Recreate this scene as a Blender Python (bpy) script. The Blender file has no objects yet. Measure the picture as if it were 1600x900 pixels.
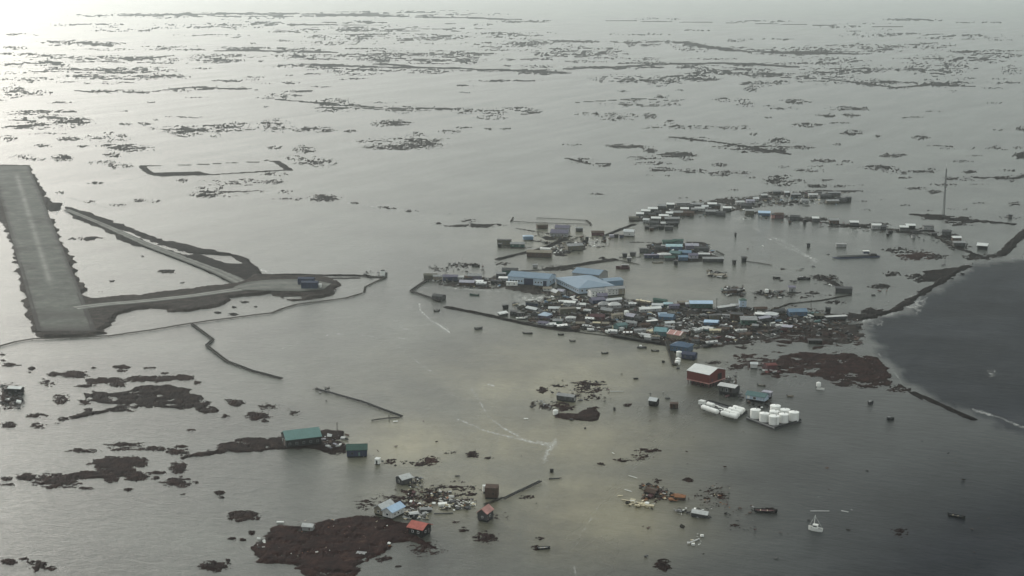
import bpy, math, random
import numpy as np
R_ = math.radians
C = bpy.context.scene.collection
scene = bpy.context.scene
rng = random.Random(7)

# ------------------------------------------------------------------ camera
CAM_H, PITCH, FPX = 250.0, R_(12.1), 2311.0      # metres, downward pitch, focal length in photo pixels
cam = bpy.data.cameras.new('camera'); cam.lens = 52.0; cam.sensor_width = 36.0
cam.clip_start = 1.0; cam.clip_end = 90000.0
cam_ob = bpy.data.objects.new('camera', cam); C.objects.link(cam_ob)
cam_ob.location = (0, 0, CAM_H); cam_ob.rotation_euler = (R_(90) - PITCH, 0, 0)
scene.camera = cam_ob

# ------------------------------------------------------------------ light
DECK = (7.9, 8.6, 8.25)                             # cloud radiance overhead
SUN_AZ, SUN_EL = R_(-37), R_(10.5)                  # thin overcast, sun behind it up on the left
world = bpy.data.worlds.new('World'); scene.world = world; world.use_nodes = True
wn, wl = world.node_tree.nodes, world.node_tree.links
bg = wn['Background']; bg.inputs[1].default_value = 0.1
sky = wn.new('ShaderNodeTexSky'); sky.sky_type = 'NISHITA'; sky.sun_disc = False
sky.sun_elevation = SUN_EL; sky.sun_rotation = SUN_AZ
sky.dust_density = 6.0; sky.air_density = 1.0; sky.ozone_density = 1.0
hs = wn.new('ShaderNodeHueSaturation'); hs.inputs['Saturation'].default_value = 0.25
mx = wn.new('ShaderNodeMix'); mx.data_type = 'RGBA'; mx.inputs['Factor'].default_value = 0.5

tcw = wn.new('ShaderNodeTexCoord'); sep = wn.new('ShaderNodeSeparateXYZ'); wl.new(tcw.outputs['Generated'], sep.inputs[0])
cie = wn.new('ShaderNodeMath'); cie.operation = 'MULTIPLY_ADD'; cie.inputs[1].default_value = 2 / 3; cie.inputs[2].default_value = 1 / 3; cie.use_clamp = False
zc = wn.new('ShaderNodeMath'); zc.operation = 'MAXIMUM'; zc.inputs[1].default_value = 0.0; wl.new(sep.outputs['Z'], zc.inputs[0]); wl.new(zc.outputs[0], cie.inputs[0])
dk = wn.new('ShaderNodeVectorMath'); dk.operation = 'SCALE'; dk.inputs[0].default_value = DECK; wl.new(cie.outputs[0], dk.inputs['Scale'])
wl.new(sky.outputs[0], hs.inputs['Color']); wl.new(hs.outputs[0], mx.inputs['A']); wl.new(dk.outputs[0], mx.inputs['B'])   # overcast deck, brighter overhead
wl.new(mx.outputs['Result'], bg.inputs[0])
sun = bpy.data.lights.new('sun', 'SUN'); sun.energy = 0.8; sun.angle = R_(14); sun.color = (1.0, 0.97, 0.9)
sun_ob = bpy.data.objects.new('sun', sun); C.objects.link(sun_ob)
sun_ob.rotation_euler = (R_(90) - SUN_EL, 0, math.pi - SUN_AZ)
sun_ob.location = (-300, 500, 600)
scene.view_settings.view_transform = 'Standard'; scene.view_settings.look = 'None'
scene.view_settings.exposure = 1.0; scene.view_settings.gamma = 1.0
scene.cycles.use_denoising = True
scene.cycles.volume_bounces = 1
scene.cycles.max_bounces = 8

# ------------------------------------------------------------------ helpers
CP, SP = math.cos(PITCH), math.sin(PITCH)
def at(px, py, z=0.0):
    """point at height z seen at photo pixel (px,py) (1600x900): where that thing stands in the world"""
    u, v = (px - 800.0) / FPX, (450.0 - py) / FPX
    dy, dz = CP + v * SP, -SP + v * CP
    t = (z - CAM_H) / dz
    return (u * t, dy * t, z)
def mpp(py):                                       # metres per photo pixel, across the view, on the ground
    x, y, z = at(800, py)
    return math.hypot(y, CAM_H) * 1.0 / FPX
def dep(py): return PITCH + math.atan((py - 450.0) / FPX)

# numpy gradient noise
def _hash(ix, iy, seed):
    h = (ix.astype(np.int64) * 374761393 + iy.astype(np.int64) * 668265263 + seed * 1442695041) & 0xFFFFFFFF
    h = ((h ^ (h >> 13)) * 1274126177) & 0xFFFFFFFF
    return ((h ^ (h >> 16)) & 0xFFFF).astype(np.float32) * (2 * np.pi / 65536.0)
def pnoise(x, y, seed=0):
    ix, iy = np.floor(x), np.floor(y); fx, fy = (x - ix).astype(np.float32), (y - iy).astype(np.float32)
    u, v = fx * fx * fx * (fx * (fx * 6 - 15) + 10), fy * fy * fy * (fy * (fy * 6 - 15) + 10)
    def g(ox, oy):
        a = _hash(ix + ox, iy + oy, seed)
        return np.cos(a) * (fx - ox) + np.sin(a) * (fy - oy)
    a, b, c, d = g(0, 0), g(1, 0), g(0, 1), g(1, 1)
    return (a + u * (b - a)) * (1 - v) + (c + u * (d - c)) * v
def fbm(x, y, octv=5, gain=0.55, seed=0):
    s, amp, f, tot = 0, 1.0, 1.0, 0
    for k in range(octv):
        s = s + amp * pnoise(x * f + 17.3 * k, y * f - 9.1 * k, seed + k); tot += amp
        amp *= gain; f *= 2.03
    return s * (1.9 / tot)                         # about -1..1

# materials
def node_mat(name):
    m = bpy.data.materials.new(name); m.use_nodes = True
    return m, m.node_tree.nodes, m.node_tree.links, m.node_tree.nodes['Principled BSDF']
def mat(name, col, rough=0.7, var=0.25, scale=0.6, dirt=(0.10, 0.09, 0.08), amount=0.35, metal=0.0, spec=0.3):
    """weathered paint / wood / metal: noise in value, streaks of dirt"""
    m, n, l, b = node_mat(name)
    tc = n.new('ShaderNodeTexCoord'); oi = n.new('ShaderNodeObjectInfo')
    add = n.new('ShaderNodeVectorMath'); add.operation = 'ADD'
    mul = n.new('ShaderNodeVectorMath'); mul.operation = 'SCALE'; mul.inputs['Scale'].default_value = 0.13
    l.new(oi.outputs['Location'], mul.inputs[0]); l.new(tc.outputs['Object'], add.inputs[0]); l.new(mul.outputs[0], add.inputs[1])
    no = n.new('ShaderNodeTexNoise'); no.inputs['Scale'].default_value = scale; no.inputs['Detail'].default_value = 6
    no.inputs['Roughness'].default_value = 0.65
    l.new(add.outputs[0], no.inputs['Vector'])
    mr = n.new('ShaderNodeMapRange'); mr.inputs[1].default_value = 0.3; mr.inputs[2].default_value = 0.7
    mr.inputs[3].default_value = 1 - var; mr.inputs[4].default_value = 1 + var
    l.new(no.outputs[0], mr.inputs[0])
    vm = n.new('ShaderNodeVectorMath'); vm.operation = 'SCALE'; vm.inputs[0].default_value = col[:3]
    l.new(mr.outputs[0], vm.inputs['Scale'])
    n2 = n.new('ShaderNodeTexNoise'); n2.inputs['Scale'].default_value = scale * 2.3; n2.inputs['Detail'].default_value = 4
    mp = n.new('ShaderNodeMapping'); mp.inputs['Scale'].default_value = (1, 1, 0.25); l.new(add.outputs[0], mp.inputs[0]); l.new(mp.outputs[0], n2.inputs['Vector'])
    m2 = n.new('ShaderNodeMapRange'); m2.inputs[1].default_value = 0.5; m2.inputs[2].default_value = 0.75
    m2.inputs[4].default_value = amount; l.new(n2.outputs[0], m2.inputs[0])
    mix = n.new('ShaderNodeMix'); mix.data_type = 'RGBA'; l.new(m2.outputs[0], mix.inputs['Factor'])
    l.new(vm.outputs[0], mix.inputs['A']); mix.inputs['B'].default_value = (*dirt, 1)
    l.new(mix.outputs['Result'], b.inputs['Base Color'])
    b.inputs['Roughness'].default_value = rough; b.inputs['Metallic'].default_value = metal; b.inputs['Specular IOR Level'].default_value = spec
    return m

# objects
def tag(o, label=None, cat=None, group=None, kind=None):
    if label: o['label'] = label
    if cat: o['category'] = cat
    if group: o['group'] = group
    if kind: o['kind'] = kind
    return o
class MB:
    def __init__(s): s.v, s.f, s.m = [], [], []
    def quad(s, a, b, c, d, mi=0):
        k = len(s.v); s.v += [a, b, c, d]; s.f.append((k, k + 1, k + 2, k + 3)); s.m.append(mi)
    def poly(s, pts, mi=0):
        k = len(s.v); s.v += list(pts); s.f.append(tuple(range(k, k + len(pts)))); s.m.append(mi)
    def hexa(s, p, mi=0):                          # 8 points: bottom ring then top ring, counter-clockwise from above
        k = len(s.v); s.v += list(p)
        for q in ((3, 2, 1, 0), (4, 5, 6, 7), (0, 1, 5, 4), (1, 2, 6, 5), (2, 3, 7, 6), (3, 0, 4, 7)):
            s.f.append(tuple(k + i for i in q)); s.m.append(mi)
    def box(s, x0, x1, y0, y1, z0, z1, mi=0):
        s.hexa([(x0, y0, z0), (x1, y0, z0), (x1, y1, z0), (x0, y1, z0), (x0, y0, z1), (x1, y0, z1), (x1, y1, z1), (x0, y1, z1)], mi)
    def bar(s, a, b, w, h, mi=0):                  # beam from a to b, w wide, h high (b's and a's z is its underside)
        ax, ay, az = a; bx, by, bz = b
        dx, dy = bx - ax, by - ay; L = math.hypot(dx, dy) or 1e-6
        nx, ny = -dy / L * w / 2, dx / L * w / 2
        s.hexa([(ax + nx, ay + ny, az), (ax - nx, ay - ny, az), (bx - nx, by - ny, bz), (bx + nx, by + ny, bz),
                (ax + nx, ay + ny, az + h), (ax - nx, ay - ny, az + h), (bx - nx, by - ny, bz + h), (bx + nx, by + ny, bz + h)], mi)
    def stick(s, a, b, r, n=4, mi=0):              # thin round member between any two points
        A, B = np.array(a, float), np.array(b, float); d = B - A; L = np.linalg.norm(d); d = d / (L or 1)
        u = np.cross(d, (0, 0, 1) if abs(d[2]) < .9 else (1, 0, 0)); u /= np.linalg.norm(u); w = np.cross(d, u)
        k = len(s.v)
        for P in (A, B):
            for i in range(n):
                t = 2 * math.pi * i / n + .4; s.v.append(tuple(P + r * (math.cos(t) * u + math.sin(t) * w)))
        for i in range(n):
            j = (i + 1) % n; s.f.append((k + i, k + j, k + n + j, k + n + i)); s.m.append(mi)
        s.f.append(tuple(k + i for i in range(n))[::-1]); s.m.append(mi)
        s.f.append(tuple(k + n + i for i in range(n))); s.m.append(mi)
    def lathe(s, prof, n=20, cx=0, cy=0, mi=0):    # profile of (r,z) turned about the vertical
        k = len(s.v)
        for r, z in prof:
            for i in range(n):
                t = 2 * math.pi * i / n; s.v.append((cx + r * math.cos(t), cy + r * math.sin(t), z))
        for a in range(len(prof) - 1):
            for i in range(n):
                j = (i + 1) % n; s.f.append((k + a * n + i, k + a * n + j, k + (a + 1) * n + j, k + (a + 1) * n + i)); s.m.append(mi)
    def mesh(s, name, mats):
        me = bpy.data.meshes.new(name); me.from_pydata(s.v, [], s.f)
        for m in (mats if isinstance(mats, (list, tuple)) else [mats]): me.materials.append(m)
        if any(s.m): me.polygons.foreach_set('material_index', s.m)
        me.update(); return me
    def build(s, name, mats, parent=None): return link(name, s.mesh(name, mats), parent)
def link(name, me, parent=None):
    o = bpy.data.objects.new(name, me); C.objects.link(o)
    if parent: o.parent = parent
    return o
def thing(name, loc, rz=0, label=None, cat=None, group=None):
    o = bpy.data.objects.new(name, None); C.objects.link(o); o.empty_display_size = 1
    o.location = loc; o.rotation_euler = (0, 0, rz)
    return tag(o, label, cat, group)
def fast_mesh(name, verts, quads, mats, attrs=None, smooth=False):
    me = bpy.data.meshes.new(name); nv, nf = len(verts), len(quads)
    me.vertices.add(nv); me.vertices.foreach_set('co', verts.astype(np.float32).ravel())
    me.loops.add(nf * 4); me.loops.foreach_set('vertex_index', quads.astype(np.int32).ravel())
    me.polygons.add(nf); me.polygons.foreach_set('loop_start', np.arange(0, nf * 4, 4, dtype=np.int32))
    me.polygons.foreach_set('loop_total', np.full(nf, 4, dtype=np.int32))
    if smooth: me.polygons.foreach_set('use_smooth', np.ones(nf, dtype=bool))
    for k, a in (attrs or {}).items():
        at_ = me.attributes.new(k, 'FLOAT', 'POINT'); at_.data.foreach_set('value', a.astype(np.float32).ravel())
    me.materials.append(mats); me.update(calc_edges=True); me.validate()
    return me
# ------------------------------------------------------------------ land and water: one fine ground grid, finer near than far
PX = np.arange(-130, 1731, 1.3); PY = np.arange(-9, 931, 1.15)
nC, nR = len(PX), len(PY)
gx, gy = np.meshgrid(PX, PY)
_u, _v = (gx - 800) / FPX, (450 - gy) / FPX
_t = -CAM_H / (-SP + _v * CP)
WX, WY = _u * _t, (CP + _v * SP) * _t
S = np.full((nR, nC), -2.0, np.float32)           # land score: above 0 stands out of the flood
HM = np.full((nR, nC), 0.5, np.float32)           # how high it may rise, metres
RED = np.zeros((nR, nC), np.float32)              # rust brown vegetation
GRV = np.zeros((nR, nC), np.float32)              # gravel / trampled mud
def win(x0, x1, y0, y1):
    c0, c1 = np.searchsorted(PX, x0), np.searchsorted(PX, x1); r0, r1 = np.searchsorted(PY, y0), np.searchsorted(PY, y1)
    return slice(max(r0, 0), min(r1 + 1, nR)), slice(max(c0, 0), min(c1 + 1, nC))
_seed = [100]
def put(sl, sc, hm, red, grv):
    old = S[sl]; m = sc > old
    old[m] = sc[m]; HM[sl][m] = hm
    if red is not None: RED[sl][m] = red
    if grv is not None: GRV[sl][m] = grv
def blob(x0, x1, y0, y1, fill=.6, red=0., hm=.45, wl=.34, grv=0.):
    """patch of drowned tundra: ragged, with holes where the fill is low"""
    cx, cy, rx, ry = (x0 + x1) / 2, (y0 + y1) / 2, max(1.5, (x1 - x0) / 2), max(.8, (y1 - y0) / 2)
    sl = win(cx - rx * 1.5, cx + rx * 1.5, cy - ry * 1.6 - 2, cy + ry * 1.6 + 2)
    if gx[sl].size == 0: return
    if cy > 500:
        red = max(red, .5)
        if x1 < 420: fill += .18
    _seed[0] += 7
    w = max(rx * mpp(cy) * wl, 2.5)
    qx = WX[sl] + .5 * w * pnoise(WX[sl] / w * 1.7, WY[sl] / w * 1.7, _seed[0] + 50); qy = WY[sl] + .5 * w * pnoise(WX[sl] / w * 1.7 + 9, WY[sl] / w * 1.7, _seed[0] + 51)
    k = 2.3 if cy < 340 else 1.6                     # drowned ridges run across, thin and long
    n = fbm(qx / (w * k), qy / (w * .75), 6, .72, _seed[0])
    r2 = ((gx[sl] - cx) / rx) ** 2 + ((gy[sl] - cy) / ry) ** 2
    rr = 1 - r2
    if cy < 340:                                   # filaments of old levees between the patches
        n2 = fbm(qx / (w * 3.2) + 31, qy / (w * 1.1), 5, .6, _seed[0] + 60)
        sc = np.clip(rr, -1.5, .75) * fill * .85 - .44 + np.maximum(1.4 * n - .06, np.where(rr > -.1, .62 - 9 * np.abs(n2), -1))
    else: sc = np.clip(rr, -1.5, 1) * fill * .9 + 1.45 * n - .32
    put(sl, np.where(r2 > 2.4, -2, sc).astype(np.float32), hm, red, grv)
def pdist(P, X, Y, close=True):
    """signed distance (inside > 0) to a ground polygon, or minus the distance to a line"""
    d = np.full(X.shape, 1e12); ins = np.zeros(X.shape, bool); N = len(P)
    for i in range(N if close else N - 1):
        (ax, ay), (bx, by) = P[i], P[(i + 1) % N]
        ex, ey = bx - ax, by - ay; L2 = ex * ex + ey * ey + 1e-9
        t = np.clip(((X - ax) * ex + (Y - ay) * ey) / L2, 0, 1)
        d = np.minimum(d, (X - ax - t * ex) ** 2 + (Y - ay - t * ey) ** 2)
        if close:
            c = ((ay > Y) != (by > Y)); xi = ax + (Y - ay) * ex / (ey if abs(ey) > 1e-9 else 1e-9); ins ^= c & (X < xi)
    d = np.sqrt(d)
    return np.where(ins, d, -d) if close else -d
def area(pts, hm=.6, red=0., grv=0., amp=3., wl=14., slope=4., cut=False, holes=0.):
    P = [at(*p)[:2] for p in pts]; xs, ys = [p[0] for p in pts], [p[1] for p in pts]
    sl = win(min(xs) - 14, max(xs) + 14, min(ys) - 7, max(ys) + 7); _seed[0] += 7
    sd = pdist(P, WX[sl], WY[sl])
    n = fbm(WX[sl] / wl, WY[sl] / wl, 5, .6, _seed[0])
    sc = ((sd + amp * n) / slope)
    if cut: S[sl] = np.minimum(S[sl], -sc)
    else:
        if holes:                                  # pools standing inside the patch
            w = wl * 1.1; h = fbm(WX[sl] / w + 40, WY[sl] / w, 6, .68, _seed[0] + 3)
            sc = np.minimum(sc, (h + 1.05 - holes) * 2.2)
        put(sl, np.clip(sc, -2, 3).astype(np.float32), hm, red, grv)
def strip(pts, width, hm=.8, amp=1.5, wl=12., red=0., grv=0., slope=2.):
    P = [at(*p)[:2] for p in pts]; xs, ys = [p[0] for p in pts], [p[1] for p in pts]
    sl = win(min(xs) - 14, max(xs) + 14, min(ys) - 7, max(ys) + 7); _seed[0] += 7
    sd = pdist(P, WX[sl], WY[sl], False) + width / 2
    n = fbm(WX[sl] / wl, WY[sl] / wl, 4, .6, _seed[0])
    put(sl, np.clip((sd + amp * n) / slope, -2, 3).astype(np.float32), hm, red, grv)

# far tundra, drowned to speckles
for b in [(100,330,20,28,.25),(200,560,18,31,.42),(380,800,16,28,.45),(300,700,33,41,.42),(420,760,41,50,.42),(240,400,36,46,.36),
          (60,175,65,73,.5),(0,45,71,79,.5),(225,275,74,79,.5),(340,480,73,81,.5),(290,400,84,89,.5),(300,395,91,98,.55),
          (40,220,86,94,.4),(0,130,92,108,.48),(130,280,87,101,.5),(100,290,103,116,.52),(0,90,120,127,.5),(90,270,112,126,.46),(230,300,116,124,.5),
          (0,45,131,156,.6),(30,90,140,151,.5),(120,200,139,147,.6),(195,230,139,147,.6),(255,400,134,141,.6),(260,300,139,144,.4),
          (430,470,126,132,.7),(440,500,140,145,.8),(400,430,129,132,.6),(400,470,145,156,.42),
          (420,520,74,85,.5),(470,560,64,72,.4),(490,720,50,66,.42),(520,640,80,96,.55),(430,520,84,94,.55),(560,640,90,98,.6),(400,560,99,106,.5),(470,600,100,112,.55),(520,600,113,119,.45),(540,575,121,124,.7),
          (700,760,86,101,.6),(630,700,92,98,.55),(600,760,78,90,.45),(720,860,64,76,.45),(640,740,54,62,.4),
          (485,560,153,168,.6),(480,570,160,176,.52),(540,720,165,174,.52),(600,665,168,178,.45),(700,745,168,179,.5),(720,800,170,180,.52),(740,800,179,188,.5),(775,830,166,172,.55),
          (575,645,186,199,.75),(640,665,205,213,.62),(555,700,211,232,.5),(560,695,225,235,.7),(640,700,218,232,.68),(680,720,202,209,.7),(780,800,199,204,.6),(755,775,199,204,.6),
          (0,145,171,178,.6),(0,150,178,203,.52),(80,148,183,194,.55),(0,60,196,202,.6),(0,30,210,222,.58),(85,130,213,221,.8),(40,110,207,211,.5),(130,210,208,222,.5),(50,85,224,231,.7),(120,140,226,231,.8),(150,215,223,233,.62),(165,245,224,239,.72),(160,195,236,247,.68),(10,60,241,250,.4),(78,118,240,253,.95),(40,80,246,253,.6),
          (160,190,250,264,.6),(185,210,253,263,.6),(130,180,250,258,.4),(135,165,283,289,.7),(85,105,298,304,.7),(185,208,191,197,.75),(212,240,190,197,.8),
          (232,400,194,210,.62),(265,310,203,213,.55),(330,400,190,202,.52),(400,460,184,208,.56),(455,530,197,208,.78),(535,562,202,208,.72),
          (410,445,226,234,.4),(455,500,226,241,.55),(440,480,242,252,.5),(455,535,245,262,.48),(480,505,250,258,.6),
          (205,230,310,316,.9),(130,150,312,318,.7),(230,255,311,317,.5),(170,200,318,323,.4),(275,295,278,286,.8),(295,350,296,310,.5),(290,370,302,310,.6),(300,420,296,303,.5),(335,352,290,296,.7),(305,325,291,297,.55),
          (300,440,280,290,.42),(405,455,268,276,.6),(400,450,280,288,.5),(430,460,296,303,.6),
          (425,480,308,314,.6),(478,536,303,316,.9),(545,565,315,319,.7),(580,625,322,328,.55),(630,655,327,332,.5),(690,790,349,356,.9),(675,692,346,352,.6),(720,750,342,348,.6),(695,705,333,336,.5),
          (800,880,106,119,.66),(820,985,70,92,.5),(850,940,78,88,.45),(870,935,94,99,.6),(800,870,60,72,.45),(950,1060,62,72,.42),(1050,1125,67,82,.5),(990,1040,88,98,.4),(895,1060,103,109,.55),
          (920,1040,115,131,.56),(1000,1070,118,135,.52),(1040,1130,120,128,.5),(1060,1240,97,104,.72),(1050,1100,100,108,.6),(1080,1130,107,115,.7),(1100,1215,103,118,.5),(1140,1240,112,122,.68),(1150,1240,125,134,.55),(1160,1190,132,144,.7),
          (1150,1320,72,86,.55),(1190,1300,78,90,.52),(1280,1420,68,84,.5),(1240,1400,100,118,.5),(1330,1405,122,136,.55),(1250,1360,88,104,.46),(1400,1500,66,78,.4),(1430,1600,76,100,.42),(1400,1520,96,120,.42),(1410,1520,125,135,.62),(1440,1500,128,137,.5),(1550,1600,126,134,.5),(1560,1600,100,118,.4),(1230,1340,112,132,.42),(1310,1400,44,60,.36),(1420,1600,52,62,.34),
          (940,1062,157,169,.45),(1020,1050,147,155,.7),(975,1005,153,158,.5),(1055,1070,138,143,.6),(895,945,174,181,.5),(815,848,168,179,.5),(800,820,167,172,.4),(930,1000,175,190,.42),(1000,1032,176,187,.6),(1035,1060,187,194,.5),(1000,1120,194,203,.5),(1110,1170,152,160,.52),(1150,1180,158,168,.45),(1120,1180,196,204,.5),(1170,1185,206,212,.5),
          (1210,1275,154,164,.6),(1290,1365,165,174,.72),(1270,1310,177,184,.6),(1312,1345,176,184,.7),(1230,1290,191,200,.72),(1200,1250,166,172,.4),(1310,1355,202,212,.75),(1365,1380,210,216,.6),(1420,1455,210,219,.8),(1200,1235,213,226,.7),(1235,1275,226,234,.7),(1200,1235,230,240,.85),(1300,1320,223,228,.6),(1465,1500,228,234,.55),(1510,1525,230,234,.6),(1550,1565,227,232,.7),(1580,1615,236,250,1.1),(1580,1600,228,233,.6),(1585,1610,196,206,.7),
          (1370,1425,238,247,.6),(1340,1400,256,266,.5),(1262,1310,247,256,.55),(1310,1335,249,256,.6),(1240,1290,262,270,.5),(1210,1240,258,264,.5),(1380,1460,265,273,.52),(1360,1405,258,270,.45),(1430,1475,262,271,.5),(1500,1530,265,272,.8),(1470,1560,275,283,.7),(1550,1600,273,282,.7),(1560,1590,263,269,.5),(1590,1610,270,280,.9),(1410,1450,291,298,.7),(1445,1475,296,304,.7),(1570,1600,314,324,.7),(1450,1500,286,293,.45),(1560,1600,336,343,.4),
          (1040,1130,213,222,.5),(1120,1240,222,238,.55),(1165,1225,230,240,.7),
          (942,1000,224,233,.95),(960,1030,226,232,.75),(1000,1030,231,240,.8),(1025,1095,236,247,.98),(975,1040,243,250,.6),(985,1060,252,258,.55),(1010,1060,260,270,.7),(1055,1110,262,271,.6),(1100,1175,265,277,.62),(1110,1140,254,261,.75),(885,930,246,256,.7),(920,965,255,261,.7),(1060,1085,246,252,.6),(1190,1260,280,290,.55),(1200,1240,272,280,.5),(1255,1300,287,294,.6)]:
    blob(*b)
for k in range(150):                               # scattered flecks between
    x, y = rng.uniform(0, 1600), rng.uniform(50, 330) ** 1.0
    if (x < 780 and y > 255) or (560 < x < 900 and y > 235): continue
    w = rng.uniform(6, 26); blob(x - w, x + w, y - rng.uniform(1, 2.2), y + rng.uniform(1, 2.4), rng.uniform(.45, .75))
for k in range(120):
    x, y = rng.uniform(0, 1600), rng.uniform(28, 130)
    w = rng.uniform(20, 70); blob(x - w, x + w, y - rng.uniform(1.2, 3), y + rng.uniform(1.2, 3), rng.uniform(.35, .6))

# long drowned levees
for pts, w_ in [([(596, 100), (640, 104), (700, 107), (790, 109), (878, 114)], 55), ([(480, 100), (560, 104), (640, 106)], 40), ([(893, 107), (980, 104), (1060, 100), (1120, 98), (1235, 104)], 50), ([(1060, 66), (1150, 80), (1320, 84)], 70), ([(122, 66), (172, 72)], 40), ([(335, 80), (420, 79), (520, 82)], 60),
                ([(430, 155), (520, 163), (620, 170), (705, 170)], 14), ([(1045, 214), (1130, 223), (1235, 241)], 9), ([(1410, 136), (1450, 133), (1520, 135)], 22), ([(1200, 120), (1290, 123), (1400, 137)], 16), ([(275, 86), (200, 95), (120, 97), (0, 101)], 22), ([(120, 142), (230, 144), (300, 136), (400, 140)], 14), ([(900, 160), (1000, 154), (1060, 158)], 10), ([(885, 247), (920, 256), (960, 255)], 5), ([(800, 172), (840, 176), (815, 179)], 8), ([(200, 24), (420, 20), (640, 26), (800, 30)], 130), ([(950, 32), (1150, 36), (1400, 42)], 70)]:
    strip(pts, w_, .5, w_ * .75, w_ * 1.6, slope=w_ * .2)
# airfield banks
area([(-40,258),(47,258),(55,277),(66,296),(78,317),(73,332),(82,346),(97,382),(117,405),(118,425),(131,445),(135,454),(130,460),(145,466),(215,461),(300,451),
      (340,446),(373,442),(400,429),(450,431),(500,430),(520,437),(537,445),(522,453),(531,459),(508,466),(480,468),(456,472),(437,466),(422,458),(408,461),(361,466),(356,474),(332,483),
      (300,486),(263,487),(213,483),(192,492),(170,505),(167,521),(110,528),(60,528),(48,515),(40,480),(30,440),(24,400),(12,370),(0,345),(-40,300)], hm=1.45, amp=7, wl=24, slope=2.2, red=.25, grv=.3)
area([(67,316),(98,317),(93,329),(78,331)], hm=1.0, amp=1.5)
area([(99,321),(142,333),(178,347),(220,362),(270,377),(313,387),(350,394),(388,403),(395,412),(407,421),(411,428),(400,434),(373,445),(349,437),(316,420),(249,394),(199,380),(156,357),(118,342)], hm=1.0, amp=5, wl=20, slope=3)
area([(312,397),(360,400),(381,412),(352,411)], cut=True, amp=2.0)
area([(175,356),(195,360),(262,386),(300,398),(292,400),(240,384)], cut=True, amp=7.5, wl=12, slope=5)
area([(212,352),(236,362),(270,378),(258,377),(225,364)], cut=True, amp=6, wl=10, slope=5)
area([(233,482),(262,484),(258,487),(230,486)], cut=True, amp=1.5); area([(443,464),(470,463),(472,467),(446,467)], cut=True, amp=1.5)
area([(355,432),(372,436),(366,439),(352,435)], cut=True, amp=1.5)
strip([(395,430),(450,429),(570,431),(600,434)], 5, 1.0, 2.0); strip([(510,435),(575,434),(603,434)], 3.5, .9, 1.5)
# the rectangular bank by the runway, and small flecks
strip([(221,259),(290,258),(350,255),(400,253),(435,252)], 6, .6, 2.5); strip([(222,260),(236,272),(250,274),(330,273),(440,266),(452,265)], 9, .6, 3.5); strip([(430,252),(442,258),(452,266)], 10, .6, 3); area([(238,270),(310,268),(330,272),(250,276)], amp=3)
for b in [(108,165,369,377,.7),(245,278,420,428,.95),(170,182,437,441,.6),(280,290,440,444,.7),(150,165,455,457,.4),(360,370,478,482,.9),(370,392,470,474,.8),(355,375,488,494,.9),(333,346,486,491,.8),(395,403,478,481,.7),
          (218,226,399,402,.4)]: blob(*b)

# left and lower islands
for b in [(0,32,566,574,.9),(0,12,551,556,.6),(0,10,561,565,.6),(42,58,573,579,1.0),(38,50,580,583,.6),(72,95,580,590,.8),(90,140,578,592,.95),(172,208,570,577,1.1),(222,245,573,576,.9),(140,152,573,576,.8),(180,200,577,582,.7),(250,266,581,585,.8),(265,308,584,596,1.0),(300,315,594,602,.7),
          (128,210,589,601,.95),(115,150,600,606,.7),(195,235,586,598,.8),(215,280,586,598,.85),(170,200,598,606,.8),(80,110,613,632,.48),(85,105,626,632,.6),(118,145,623,633,.6),(128,148,637,643,.7),(195,212,640,644,.6),(40,78,645,652,.7),(40,60,649,653,.6),(0,28,658,670,.85),(45,75,660,672,.35),(290,310,670,674,.5),(345,360,647,653,.6),(350,362,622,628,.6),(60,90,592,604,.3),
          (355,385,623,636,.7),(380,425,642,658,1.05),(406,422,656,661,.8),(400,440,630,640,.5),(445,470,640,650,.3),
          (100,160,700,708,.6),(160,245,698,705,.7),(160,235,690,699,.5),(225,265,696,706,.6),(255,300,700,712,.75),(268,298,695,700,.5),
          (135,230,712,735,1.1),(185,235,712,728,1.0),(150,215,725,745,1.1),(50,130,738,764,.95),(100,190,735,750,.9),(22,60,738,752,1.0),(0,22,744,752,.7),(0,25,755,760,.5),(160,185,743,755,.9),(190,235,735,753,1.0),(205,232,723,730,.6),(235,250,744,750,.8),(248,305,745,762,.72),(262,295,720,742,.8),(225,265,735,742,.5),(192,210,762,768,.8),(120,150,760,766,.5),
          (333,352,766,774,1.0),(340,352,775,780,.8),(280,292,770,774,.7),(354,408,796,816,.95),(355,370,800,806,.6),(370,384,811,815,.7),(354,370,839,845,.9),(374,386,841,846,.9),(386,400,828,837,.7),(0,28,872,884,1.0),(30,48,870,876,.7),(40,75,874,890,.6),(50,62,884,894,.9),(65,90,884,892,.5),(308,362,876,894,.9),(352,362,872,880,.8),(0,14,600,640,.8),(0,36,600,642,.55)]: blob(*b)
area([(83,656),(96,652),(130,645),(165,640),(180,632),(150,629),(126,613),(150,614),(190,612),(225,602),(270,601),(300,610),(330,630),(340,642),(320,646),(300,640),(250,636),(200,638),(180,642),(130,652),(90,661)], hm=.6, amp=7, wl=10, slope=3, red=.25, holes=.78)
area([(280,714),(300,708),(330,702),(360,689),(380,684),(410,684),(440,682),(470,680),(510,672),(532,674),(537,682),(525,688),(540,693),(545,704),(528,712),(505,706),(490,700),(440,702),(400,705),(365,706),(330,710),(290,717)], hm=.6, amp=4.6, wl=9, slope=2.5, red=.4, holes=.66)
area([(398,850),(410,836),(430,823),(480,820),(530,810),(580,803),(600,812),(640,818),(660,835),(672,852),(655,862),(620,852),(600,860),(590,872),(565,880),(545,905),(500,915),(470,890),(430,882),(402,878)], hm=.7, amp=5.0, wl=9, slope=3, red=.8, holes=.62)
area([(610,850),(640,846),(668,856),(640,868)], cut=True, amp=4, wl=6)
blob(585,605,870,880,.8); blob(596,612,868,876,.6); blob(608,614,867,874,1.1); blob(616,628,882,887,.9); blob(400,412,848,872,.5)
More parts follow.
